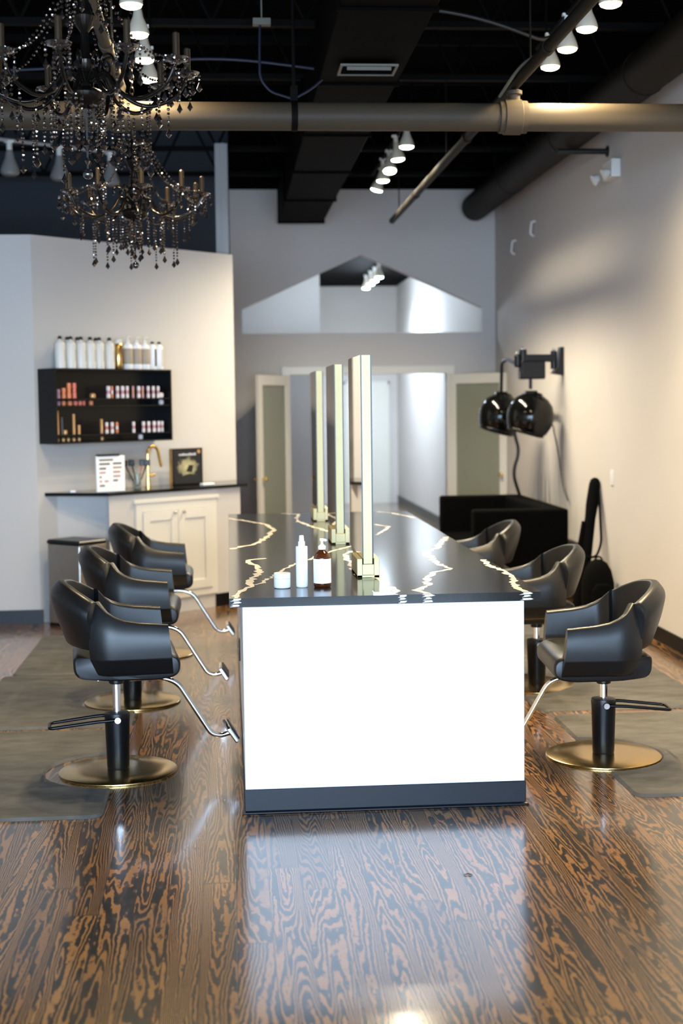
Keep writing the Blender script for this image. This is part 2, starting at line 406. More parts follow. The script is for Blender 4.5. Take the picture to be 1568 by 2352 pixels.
ro = thing('round_duct', 'dark round air duct running along the top of the right wall', 'duct')
B().tube([(2.79, 5.0, 3.89), (2.79, 15.9, 3.89)], .15, 28).build('duct_body', M['round_duct'], ro)
for y in (7.2, 9.4, 11.6, 13.8): B().tube([(2.79, y, 3.89), (2.79, y+.02, 3.89)], .155, 28).build('joint_ring', M['round_duct'], ro)
for y in (7.86, 10.86, 13.86):
    B().b2((2.63, y-.012, 3.89), (2.636, y+.012, 4.17)).build('hanger_strap', M['joist'], ro, flat=True)
    B().b2((2.944, y-.012, 3.89), (2.95, y+.012, 4.17)).build('hanger_strap', M['joist'], ro, flat=True)
tag(B().cyl((2.66, 11.36, 3.715), (XR, 11.36, 3.715), .022, seg=10).cyl((3.06, 11.36, 3.715), (XR, 11.36, 3.715), .045, seg=12).build('wall_bracket_rod', M['cable_black']), 'short black rod reaching from the right wall to the round duct', 'bracket')

mp = thing('main_pipe', 'thick beige pipe crossing the whole room below the ceiling', 'pipe')
B().tube([(XL, 8.3, 3.376), (XR, 8.3, 3.376)], .079, 28).build('pipe_body', M['pipe'], mp)
cp = B().tube([(1.60, 8.3, 3.376), (1.625, 8.3, 3.376), (1.63, 8.3, 3.376), (1.725, 8.3, 3.376), (1.73, 8.3, 3.376), (1.76, 8.3, 3.376)], [.092, .092, .10, .10, .092, .092], 28)
cp.cyl((1.69, 8.3, 3.44), (1.69, 8.3, 3.52), .034, seg=16).lathe([(.032, 3.50), (.045, 3.505), (.045, 3.525), (.034, 3.53)], (1.69, 8.3, 0)).build('pipe_coupling', M['pipe'], mp)
cp = B().tube([(-.62, 8.3, 3.376), (-.53, 8.3, 3.376)], .092, 28).cyl((-.58, 8.3, 3.44), (-.58, 8.3, 3.55), .034, seg=16)
cp.build('pipe_coupling', M['pipe'], mp)
st = B().tube([(.394, 8.3, 3.376+.085*0), (.43, 8.3, 3.376)], .083, 24); st.cyl((.412, 8.3, 3.45), (.412, 8.3, 4.2), .010, seg=8).b2((.392, 8.27, 3.46), (.432, 8.33, 3.545))
st.b2((.40, 7.84, 4.185), (.424, 8.33, 4.205))
st.build('hanger_strap', M['joist'], mp)
for nm, x, y1, lab in (('branch_pipe', 1.69, 14.45, 'slim dark branch pipe passing over the thick beige pipe on the right'), ('branch_pipe', -.58, 8.42, 'slim beige branch pipe ending above the thick pipe behind the chandelier')):
    b_ = B().tube([(x, 5.2, 3.56), (x, y1, 3.56)], .031, 16)
    for y in (6.3, 7.4, 9.9, 12.6):
        if y < y1: b_.tube([(x, y, 3.56), (x, y+.07, 3.56)], .038, 16)
    for y in (7.86, 10.86, 13.86):
        if y < y1: b_.cyl((x, y, 3.58), (x, y, 4.16), .006, seg=6)
    tag(b_.build(nm, M['pipe'] if x < 0 else M['round_duct']), lab, 'pipe')
cbl = [(x_, y_, z_) for x_, y_, z_ in ((1.60, 5.3, 3.62), (1.65, 6.2, 3.595), (1.735, 6.9, 3.60), (1.72, 7.6, 3.595), (1.66, 8.0, 3.60), (1.60, 8.28, 3.49))]
tag(B().tube(fillet(cbl, .3), .009, 8).build('power_cable', M['dim_beige']), 'pale cable strapped along the slim dark branch pipe', 'cable')

jb = thing('junction_box', 'small pale junction box hung under the ceiling joists', 'box', (.251, 8.9, 4.06))
B().b2((-.055, -.03, -.02), (.055, .03, .02)).cyl((0, 0, .02), (0, 0, .78), .006, seg=6).build('box_body', M['dim_beige'], jb, bevel=.003)
cb = [(.24, 8.9, 4.04), (.235, 8.9, 3.9), (.235, 8.9, 3.72)]
cb += [(.24 + .20*math.sin(a), 8.9, 3.66 - .06*math.sin(a*1.0)) for a in (0.3, .7, 1.1, 1.5)] + [(.55, 8.9, 3.66), (.70, 8.95, 3.80)]
tag(B().tube(fillet(cb, .08), .008, 8).build('ceiling_cable', M['cable_blue']), 'blue cable hanging in a loop below the junction box', 'cable')
def swag(name, pts, rad, m, label):
    tag(B().tube(fillet(pts, .5, 8), rad, 8).build(name, m), label, 'cable')
swag('ceiling_cable', [(1.0, 8.2, 3.98), (1.45, 8.22, 3.93), (1.9, 8.3, 3.80), (2.0, 8.3, 3.97)], .012, M['cable_black'], 'black cable slung from the duct to the near right lamp row')
swag('ceiling_cable', [(-4.9, 9.4, 4.02), (-1.5, 9.4, 3.86), (.0, 9.4, 3.97), (.6, 9.4, 3.90)], .010, M['cable_blue'], 'dark blue cable stretched across the left ceiling toward the duct')

# ------------------------------------------------------------------ track lamps
def spot(loc, power, col, parent=None, size=150):
    l = bpy.data.lights.new('lamp_light', 'SPOT'); l.energy = power; l.color = col; l.spot_size = math.radians(size); l.spot_blend = .9; l.shadow_soft_size = .05
    o = bpy.data.objects.new('lamp_light', l); COL.objects.link(o); o.location = loc
    if parent: o.parent = parent
    return o
def glow(loc, power, col):
    l = bpy.data.lights.new('lamp_light', 'POINT'); l.energy = power; l.color = col; l.shadow_soft_size = .12
    o = bpy.data.objects.new('lamp_light', l); COL.objects.link(o); o.location = loc; return o
def make_lamp(bulbmat, label, group, lit=True):
    t = thing('track_lamp', label, 'lamp', group=group)
    B().cyl((0, 0, .13), (0, 0, .20), .018, seg=12).b2((-.03, -.015, .185), (.03, .015, .20)).build('lamp_socket', M['offwhite_plastic'], t)
    B().lathe([(.018, .14), (.024, .12), (.030, .09), (.052, .04), (.060, .012), (.060, 0), (.056, -.002)], seg=24).build('lamp_housing', M['lamp_shell'] if lit else M['bulb_off'], t)
    B().lathe([(.055, .0), (.052, -.010), (.036, -.018), (.0, -.021)], seg=24).build('bulb', bulbmat, t)
    return t
def track(name, p0, p1, label):
    t = thing(name, label, 'track', p0); v = Vector(p1) - Vector(p0)
    B().tube([(0, 0, 0), v], .016, 8).build('track_rail', M['white_metal'] if 'white' in label else M['joist'], t)
    for k in (.08, .92): B().cyl(v*k, v*k + Vector((0, 0, ZC-p0[2])), .007, seg=6).build('hanger_rod', M['joist'], t)
    return t
TZ = 3.965
track('lamp_track', (2.0, 5.8, TZ), (2.0, 9.1, TZ), 'black lamp track above the near right lamps')
track('lamp_track', (1.46, 10.9, TZ), (1.46, 14.1, TZ), 'black lamp track above the far lamps over the mirrors')
track('lamp_track', (-.45, 6.9, TZ), (-.45, 9.5, TZ), 'black lamp track running behind the near chandelier')
def lamp_row(x, ys, bm_, power, col, labels, group, tilts=None):
    proto = make_lamp(bm_, labels[0], group)
    for i, y in enumerate(ys):
        o = proto if i == 0 else copy_tree(proto)
        o['label'] = labels[i]; o.location = (x, y, 3.765)
        if tilts: o.rotation_euler = tilts[i]
        spot((x, y, 3.73), power, col)
lamp_row(2.0, [7.353, 7.842, 8.29, 8.73, 6.86, 6.37], M['bulb_warm'], WARM, (1, .79, .47),  # last two lamps are unseen, added to warm the right wall and foreground
    ['glowing warm lamp nearest the top edge in the upper right row', 'second glowing warm lamp of the upper right row, just below the topmost', 'third glowing warm lamp of the upper right row', 'lowest glowing warm lamp of the upper right row above the beige pipe', 'unseen warm lamp added to the right track just above the picture edge', 'unseen warm lamp added at the front end of the right track, out of the picture'], 'near right track lamps')
lamp_row(1.46, [11.44, 12.03, 12.62, 13.17, 13.73], M['bulb_pale'], WARM_FAR, (1, .86, .62),
    ['glowing lamp nearest below the beige pipe, topmost of the far row', 'second glowing lamp from the top in the far row', 'middle glowing lamp of the far row, turned away and smaller', 'fourth glowing lamp from the top in the far row', 'lowest glowing lamp in the far row, tilted, in front of the grey wall'], 'far track lamps',
    [(0, 0, 0), (0, -.1, 0), (-.35, 0, 0), (0, 0, 0), (.15, .25, 0)])
lamp_row(-.45, [7.46, 8.04, 8.62, 9.13], M['bulb_warm'], WARM*.8, (1, .79, .47),
    ['glowing lamp at the top edge just right of the chandelier stem', 'second glowing lamp behind the near chandelier', 'third glowing lamp behind the near chandelier, seen between its crystals', 'lowest glowing lamp behind the near chandelier'], 'left track lamps')
# unlit white track on the left
track('lamp_track', (-2.5, 11.78, 3.96), (-.95, 12.88, 3.96), 'white lamp track with unlit floodlights over the left partition')
offs = [(-1.78, 12.29, 'unlit white floodlight at the left end of the white track'), (-1.40, 12.56, 'unlit white floodlight in the middle of the white track'), (-.99, 12.85, 'unlit white floodlight at the right end of the white track behind the chandelier')]
pr = None
for x, y, lb in offs:
    if pr is None: pr = make_lamp(M['bulb_off'], lb, 'unlit floodlights', False); o = pr
    else: o = copy_tree(pr)
    o['label'] = lb; o.location = (x, y, 3.66 + .10); o.scale = (1.35, 1.35, 1.35); o.location.z = 3.69
# cool lamps in the hall
track('lamp_track', (2.17, 19.9, 3.70), (2.17, 22.4, 3.70), 'black lamp track in the hall behind the house-shaped opening')
pr = None
for i, y in enumerate((20.18, 20.80, 21.39, 22.10)):
    if pr is None: pr = make_lamp(M['bulb_cool'], '', 'hall lamps'); o = pr
    else: o = copy_tree(pr)
    o['label'] = ['topmost and nearest of the four bluish lamps seen through the house-shaped opening', 'second bluish lamp seen through the house-shaped opening', 'third bluish lamp seen through the house-shaped opening', 'lowest bluish lamp seen through the house-shaped opening'][i]
    o.location = (2.17, y, 3.50)
    spot((2.17, y, 3.45), HALL*3.0, (.72, .86, 1.0), None, 172); glow((2.17, y, 3.34), HALL*.35, (.72, .86, 1.0))

hl = make_lamp(M['bulb_cool'], 'unseen bluish lamp added behind the far wall to light the left hall wall', 'hall lamps')  # extra lamp hidden by the far wall, added to brighten the left hall wall
hl.location = (1.2, 17.7, 3.55); B().cyl((0, 0, .2), (0, 0, 1.35), .008, seg=8).build('hanger_rod', M['joist'], hl)
glow((1.2, 17.7, 3.40), HALL*.9, (.72, .86, 1.0))

# ------------------------------------------------------------------ island
isl = thing('styling_island', 'long white styling island with dark base strip in the middle of the room', 'island')
B().b2((.047, 5.945, .10), (1.247, 10.5, .887)).build('body_panel', M['laminate'], isl, flat=True, bevel=.004)
k = B().b2((.042, 5.938, 0), (1.252, 10.505, .104)); k.loft([[(.03, 5.926, 0), (.03, 5.926, .008), (.042, 5.938, .014), (.042, 5.938, 0)], [(1.264, 5.926, 0), (1.264, 5.926, .008), (1.252, 5.938, .014), (1.252, 5.938, 0)]])
k.build('kick_strip', M['rubber'], isl, bevel=.003)
# wall outlet on the island's left side
out = B().b2((.040, 7.9, .30), (.0475, 7.98, .42)).build('power_outlet', M['black_plastic'], isl, bevel=.003)
SX0, SX1, SY0, SY1, SZ0, SZ1 = -.008, 1.315, 5.925, 10.52, .887, .925
sl = B(); sl.b2((SX0, SY0, SZ0), (SX1, SY1, SZ1)); sl.mi = 1
veins = [
 ([(-.004, 10.129), (.132, 9.829), (.245, 9.55), (.279, 9.119), (.219, 8.595), (.144, 8.229), (-.004, 7.965)], .018),
 ([(.177, 7.449), (.085, 7.368), (.132, 7.077), (.136, 6.815), (.087, 6.504), (.099, 6.353), (.06, 6.217), (.032, 6.086), (.02, 5.927)], .017),
 ([(.099, 6.368), (.142, 6.419), (.201, 6.68), (.271, 6.962), (.332, 7.177), (.417, 7.383), (.551, 7.742), (.686, 7.999), (.722, 7.819)], .011),
 ([(.386, 10.5), (.501, 10.387), (.467, 9.839), (.479, 9.664), (.543, 9.323), (.63, 8.925), (.713, 9.783), (.717, 10.144)], .014),
 ([(.735, 8.421), (.722, 7.876), (.616, 7.569), (.598, 6.99), (.598, 6.648), (.686, 6.474), (.69, 6.249), (.718, 6.138), (.693, 5.927)], .014),
 ([(1.294, 8.435), (1.157, 7.845), (1.045, 7.537), (1.037, 6.998), (1.075, 6.813), (.978, 6.703), (.891, 6.437), (.87, 6.217), (.798, 6.055), (.83, 5.927)], .018),
 ([(1.288, 7.186), (1.274, 6.908), (1.303, 6.685), (1.303, 6.441), (1.258, 6.221), (1.243, 6.081), (1.25, 5.927)], .016),
 ([(1.092, 10.5), (1.19, 10.32), (1.30, 9.885)], .014), ([(.972, 9.387), (1.035, 9.214), (.955, 8.854), (.895, 8.655)], .011)]
rv = random.Random(3)
for pts, wd in veins:
    fine_ = []
    for (x0, y0), (x1, y1) in zip(pts, pts[1:]):
        n_ = max(2, int(math.hypot(x1-x0, y1-y0)/.035))
        for i in range(n_):
            t_ = i/n_; fine_.append((x0+(x1-x0)*t_+rv.uniform(-.011, .011), y0+(y1-y0)*t_+rv.uniform(-.012, .012)))
    fine_.append(pts[-1])
    # ribbons laid flush in the slab surface
    Lr = []
    for i, (x, y) in enumerate(fine_):
        a = fine_[max(i-1, 0)]; b = fine_[min(i+1, len(fine_)-1)]; d = Vector((b[0]-a[0], b[1]-a[1], 0)).normalized(); nn = Vector((-d.y, d.x, 0))
        w = wd*rv.uniform(.42, 1.25)
        c1 = lambda v: (min(max(v.x, SX0+.001), SX1-.001), min(max(v.y, SY0+.0005), SY1-.001), SZ1+.0004)
        Lr.append((sl.bm.verts.new(c1(Vector((x, y, 0))+nn*w)), sl.bm.verts.new(c1(Vector((x, y, 0))-nn*w))))
    for p_, q_ in zip(Lr, Lr[1:]): sl._f([p_[0], p_[1], q_[1], q_[0]])
for xc, ww in ((.02, .027), (.72, .022), (.83, .032), (1.25, .030)):
    for zz0, zz1, k_ in ((.889, .899, 1.0), (.902, .912, .7), (.913, .9245, 1.0)):
        pl = [(xc-ww*k_*rv.uniform(.7, 1), zz0), (xc+ww*k_*rv.uniform(.3, 1), zz0+.002), (xc+ww*k_*rv.uniform(.6, 1.3), (zz0+zz1)/2), (xc+ww*k_*rv.uniform(.3, 1), zz1), (xc-ww*k_*rv.uniform(.3, .9), zz1-.001), (xc-ww*k_*.3, (zz0+zz1)/2)]
        sl._f([sl.bm.verts.new((max(a, SX0+.001), SY0-.0004, b)) for a, b in pl])
slab_o = sl.build('countertop', [M['quartz'], M['vein']], isl, flat=True)
slab_o['label'] = 'black stone countertop with jagged white veins'

# mirrors
def make_mirror(label):
    t = thing('styling_mirror', label, 'mirror', group='two-sided styling mirrors on the island')
    b = B().b2((-.052, 0, 0), (.052, .30, .012))
    b.b2((-.052, 0, 0), (-.027, .30, .088)).b2((.027, 0, 0), (.052, .30, .088)).b2((-.027, 0, .012), (.027, .30, .062))
    b.build('mirror_base', M['champagne'], t, flat=True, bevel=.0015)
    B().b2((-.021, .012, .062), (.021, .66, 1.03)).build('mirror_frame', M['champagne'], t, flat=True, bevel=.001)
    for s_ in (-1, 1):
        x0, x1 = sorted((s_*.0212, s_*.0265))
        g = B().b2((x0, .012, .0885), (x1, .66, 1.03)); 
        g.mi = 1; g.b2((x0, .0105, .0885), (x1, .0118, 1.03)).b2((x0, .6605, .0885), (x1, .6615, 1.03))
        o = g.build('mirror_glass', [M['mirror'], M['black_edge']], t, flat=True)
    return t
mr = make_mirror('')
for i, (x, y, lb) in enumerate(((.638, 6.535, 'nearest and tallest of the three tall mirrors on the island'), (.634, 8.11, 'middle tall mirror on the island'), (.628, 9.735, 'farthest tall mirror on the island'))):
    relabel(mr if i == 0 else copy_tree(mr), lb, (x, y, .925))

# products at the front of the countertop
jar = thing('cream_jar', 'short round white jar on the countertop, left of the tall white bottle', 'jar', (.227, 6.235, .9254))
B().lathe([(.032, 0), (.036, .003), (.037, .01), (.037, .042), (.036, .0425)], seg=32).build('jar_body', M['white_plastic'], jar)
B().lathe([(.0362, .0430), (.0372, .044), (.0372, .064), (.0355, .067), (.0, .0675)], seg=32).build('lid', M['white_plastic'], jar)
sp_ = thing('spray_bottle', 'tall slim white spray bottle between the jar and the amber bottle', 'bottle', (.315, 6.25, .9254))
B().lathe([(.023, 0), (.0258, .003), (.0262, .01), (.0262, .178), (.025, .181), (.016, .182)], seg=32).build('bottle_body', M['white_plastic'], sp_)
B().lathe([(.0155, .182), (.0155, .202), (.0118, .203), (.0112, .212), (.0098, .228), (.0085, .2295), (0, .2297)], seg=24).build('spray_cap', M['white_plastic'], sp_)
pb = thing('pump_bottle', 'amber glass pump bottle with white label on the countertop', 'bottle', (.405, 6.245, .9254))
B().lathe([(.034, 0), (.0375, .004), (.0385, .012), (.0385, .128), (.036, .138), (.026, .152), (.0165, .160), (.0145, .163), (.0145, .170)], seg=36).build('glass_body', M['amber'], pb)
B().lathe([(.030, .0012), (.0365, .006), (.0365, .118), (.0, .1185)], seg=28).build('liquid', M['dark_amber'], pb)
lb_ = B().lathe([(.03875, .018), (.0392, .0185), (.0392, .1255), (.03875, .126)], seg=36); lb_.build('paper_label', M['paper'], pb)
pc = B().lathe([(.0165, .166), (.0172, .168), (.0172, .180), (.0130, .184), (.0075, .187), (.0055, .192), (.005, .205), (.0, .2055)], seg=24)
pc.tube(fillet([(-.008, 0, .209), (.004, -.004, .2095), (.016, -.008, .207), (.0175, -.009, .202)], .004), [.006]*1 + [.0058]*14 + [.004]*1, 10)
pc.build('pump_head', M['white_plastic'], pb)

# ------------------------------------------------------------------ salon chairs
def make_chair():
    t = thing('salon_chair', '', 'chair', group='black salon chairs around the island')
    B().lathe([(.279, .0), (.28, .004), (.279, .009), (.272, .012), (.15, .016), (.06, .018), (.0, .018)], seg=56).build('base_plate', M['brass'], t)
    B().lathe([(.051, .018), (.053, .03), (.0545, .10), (.059, .255), (.0605, .272), (.058, .285), (.03, .290), (.0, .290)], seg=32).build('pump_column', M['black_plastic'], t)
    B().lathe([(.019, .20), (.019, .47)], seg=20).build('piston', M['chrome'], t)
    lv = B().tube(fillet([(.0, -.066, .262), (-.10, -.066, .258), (-.315, -.060, .236), (-.315, .060, .236), (-.10, .066, .258), (0, .066, .262)], .02, 5), .008, 10).build('pump_lever', M['black_plastic'], t)
    for sg in (-1, 1): B().cyl((.0, sg*.062, .262), (.0, sg*.082, .262), .014, seg=16).build('lever_bolt', M['chrome'], lv)
    pl = B().b2((-.11, -.09, .466), (.13, .09, .478)).lathe([(.032, .425), (.036, .43), (.036, .468)], seg=20).build('seat_plate', M['black_plastic'], t)
    for sx in (-.085, .1):
        for sy in (-.07, .07): B().lathe([(.010, .455), (.010, .466)], (sx, sy, 0), seg=10).build('plate_bolt', M['chrome'], pl)
    # seat: bull-nosed cushion, slightly dished
    prof = fillet2([(-.195, .485), (.20, .478), (.285, .497), (.288, .582), (.22, .610), (-.20, .590)], [.05, .12, .05, .045, .08, .03], 6)
    prof = [p for a_, b_ in zip(prof, prof[1:]+prof[:1]) for p in ([a_] + ([(a_[0]+(b_[0]-a_[0])*k_/6, a_[1]+(b_[1]-a_[1])*k_/6) for k_ in range(1, 6)] if abs(a_[0]-b_[0]) > .12 else []))]
    rings = []
    for yy, sc in ((-.266, .80), (-.262, .93), (-.24, 1.0), (-.12, 1.0), (0, .985), (.12, 1.0), (.24, 1.0), (.262, .93), (.266, .80)):
        rings.append([(.05 + (x-.05)*(1-(1-sc)*.25), yy*(1 - .38*max(0, min(1, (-x-.02)/.2))**1.3), .54 + (z-.54)*sc) for x, z in prof])
    B().loft(rings).build('seat', M['vinyl'], t, ang=60)
    # one U-shaped wrap: straight arms running into a half-ellipse behind
    AX, AA, AB = -.01, .228, .325
    def plan(q):                     # q < 0: straight arm (distance before the bend); q in 0..pi/2: tapering half-oval
        def pt(q):
            if q <= 0: return Vector((AX - q, AB, 0))
            return Vector((AX - AA*math.sin(q), AB*max(0, math.cos(q))**1.22, 0))
        if q <= 0: return pt(q), Vector((0, 1, 0))
        if q > PI/2 - .002: return Vector((AX - AA, 0, 0)), Vector((-1, 0, 0))
        d = pt(min(q+.01, PI/2)) - pt(q-.01)
        return pt(q), Vector((d.y, -d.x, 0)).normalized()
    def ztop(x):
        K = [(.30, .742), (.20, .748), (.10, .757), (.03, .770), (-.06, .808), (-.12, .850), (-.17, .886), (-.21, .914), (-.24, .928)]
        if x >= K[0][0]: return K[0][1]
        for (x0, z0), (x1, z1) in zip(K, K[1:]):
            if x >= x1: return z0 + (z1-z0)*(x0-x)/(x0-x1)
        return K[-1][1]
    QE = math.radians(30)
    for sg in (-1, 1):
        rings = []
        qs = [-.258 + .258*i/12 for i in range(13)] + [QE*i/7 for i in range(1, 8)]
        for q in qs:
            p, nn = plan(q); zt = ztop(p.x); s_ = .238 - p.x; fr = max(0, 1 - s_/.06)
            roll = .020 + .030*min(1, max(0, (zt-.75)/.12))      # the outer face rolls inward toward the top
            zm = zt - (.045 + .06*min(1, max(0, (zt-.75)/.12)))
            poly = [(roll, zt), (.002, zm), (-.004, .655), (.004, .588), (.055, .506), (.105, .500), (.105, .575), (.070, .612), (roll+.034, zt-.006)]
            poly = fillet2(poly, [.014, .06, .05, .006, .02, .01, .02, .05, .014], 4)
            ring = []
            for w, z in poly:
                v = p - nn*w; v.z = z; v.x -= fr*.016*(z-.55)/.2; v.y *= sg; ring.append(v)
            rings.append(ring)
        B().loft(rings).build('armrest', M['vinyl'], t, ang=50)
    rings = []; n_ = 36; q0 = QE - .03
    for i in range(n_+1):
        a = q0 + (PI-2*q0)*i/n_
        qq = a if a <= PI/2 else PI-a; sg = 1 if a <= PI/2 else -1
        p, nn = plan(qq); zt = ztop(p.x) + .002
        edge = min(1, (qq-q0)/.35)
        bul = .008 + .012*math.sqrt(max(0, edge))
        zb = .625
        poly = [(.042-bul, zt), (-bul-.006, zt-.05), (-bul, (zt+zb)/2), (.012, zb), (.054, zb+.008), (.050, (zt+zb)/2), (.042-bul+.034, zt-.006)]
        poly = fillet2(poly, [.013, .03, .08, .022, .02, .08, .013], 4)
        ring = []
        for w, z in poly:
            lean = (z-.64)*.14*math.sin(qq)
            v = p - nn*(w-lean); v.z = z; v.y *= sg; ring.append(v)
        rings.append(ring)
    B().loft(rings).build('backrest', M['vinyl'], t, ang=60)
    # footrest
    y0 = .0
    pts = fillet([(.06, -.04, .452), (.205, -.04, .452), (.285, -.04, .425), (.44, -.04, .170), (.48, -.04, .155), (.535, -.04, .168)], .06, 7)
    fo = B().tube(pts, .0125, 14)
    fo.build('footrest', M['chrome'], t)
    fp = B(); R_ = Matrix.Rotation(1.0, 3, 'Y')
    fp.box((.535, -.04, .176), (.082, .20, .022), R_)
    foot = fp.build('foot_plate', M['chrome'], t, bevel=.006)
    foot.parent = [c for c in t.children if c.name.startswith('footrest')][0]
    fb_ = B(); fb_.box((.535+.0115, -.04, .176+.0075), (.066, .185, .008), R_); fr_ = fb_.build('foot_pad', M['rubber'], foot.parent, bevel=.002)
    return t
ch = make_chair()
chairs = [
 (-.548, 6.72, .11, 0, 'nearest black salon chair on the left side of the island, on a gold base'),
 (-.585, 8.318, .0, 0, 'middle black salon chair on the left side of the island'),
 (-.545, 9.90, .02, .0, 'farthest black salon chair on the left side, beside the white cabinet doors'),
 (1.80, 6.72, PI-.06, -.065, 'nearest black salon chair on the right side of the island'),
 (1.852, 8.467, PI-.02, -.065, 'middle black salon chair on the right side, partly behind the countertop'),
 (1.84, 10.30, PI-.02, -.065, 'farthest black salon chair on the right side, in front of the black sofa')]
UP = ('seat', 'seat_plate', 'armrest', 'backrest', 'footrest', 'piston')
for i, (x, y, rz, dz, lb) in enumerate(chairs):
    o = ch if i == 0 else copy_tree(ch)
    relabel(o, lb, (x, y, .0), rz)
    for c in o.children:
        if c.name.split('.')[0] in UP: c.location.z = dz
        if i >= 3 and c.name.split('.')[0] == 'footrest': c.scale.x = .93

# floor mats with a half-round cut-out for the chair base
MG = 'grey anti-fatigue mats by the chairs'
def floor_mat(x0, x1, y0, y1, side, cy, label):
    R_ = .33; xe = x1 if side > 0 else x0; xo = x0 if side > 0 else x1; sg = side
    pts = [(xo, y0), (xe, y0)]
    pts += [(xe, cy-R_-.02)]
    for k_ in range(0, 17):
        a = -PI/2 + PI*k_/16; pts.append((xe - sg*R_*math.cos(a)*1.0, cy + R_*math.sin(a)))
    pts += [(xe, cy+R_+.02), (xe, y1), (xo, y1)]
    rr = [.07, .07, .03] + [0]*17 + [.03, .07, .07]
    poly = fillet2(pts, rr, 5)
    cx_, cy_ = (x0+x1)/2, (y0+y1)/2
    b = B(); ins = .012
    lo = [Vector((a-cx_, b_-cy_, .0005)) for a, b_ in poly]
    def inset(k):
        out = []; m_ = len(lo)
        for i in range(m_):
            e = (lo[(i+1) % m_] - lo[i-1]).normalized(); nn = Vector((-e.y, e.x, 0)) * (1 if area_ > 0 else -1); out.append(lo[i] + nn*k)
        return out
    area_ = sum(lo[i].x*lo[(i+1) % len(lo)].y - lo[(i+1) % len(lo)].x*lo[i].y for i in range(len(lo)))
    up = [v + Vector((0, 0, .013)) for v in inset(ins)]
    b.loft([lo, up], caps=False)
    for ring in (lo, up):
        vs = [b.bm.verts.new(v) for v in ring]
        for t_ in tessellate_polygon([ring]): b._f([vs[i] for i in t_])
    o = b.build('floor_mat', M['mat'], ang=30); o.location = (cx_, cy_, 0); tag(o, label, 'mat', MG)
floor_mat(-1.62, -.56, 5.945, 7.575, 1, 6.72, 'grey floor mat under the nearest left chair, at the left edge of the picture')
floor_mat(-1.47, -.55, 7.655, 9.17, 1, 8.318, 'grey floor mat under the middle left chair')
floor_mat(-1.42, -.53, 9.20, 10.75, 1, 9.90, 'grey floor mat under the farthest left chair, below the trash can')
floor_mat(1.745, 2.75, 5.975, 7.60, -1, 6.72, 'grey floor mat under the nearest right chair, at the right edge of the picture')
floor_mat(1.70, 2.72, 7.725, 9.30, -1, 8.467, 'grey floor mat under the middle right chair')
floor_mat(1.72, 2.40, 9.40, 10.95, -1, 10.30, 'grey floor mat under the farthest right chair')

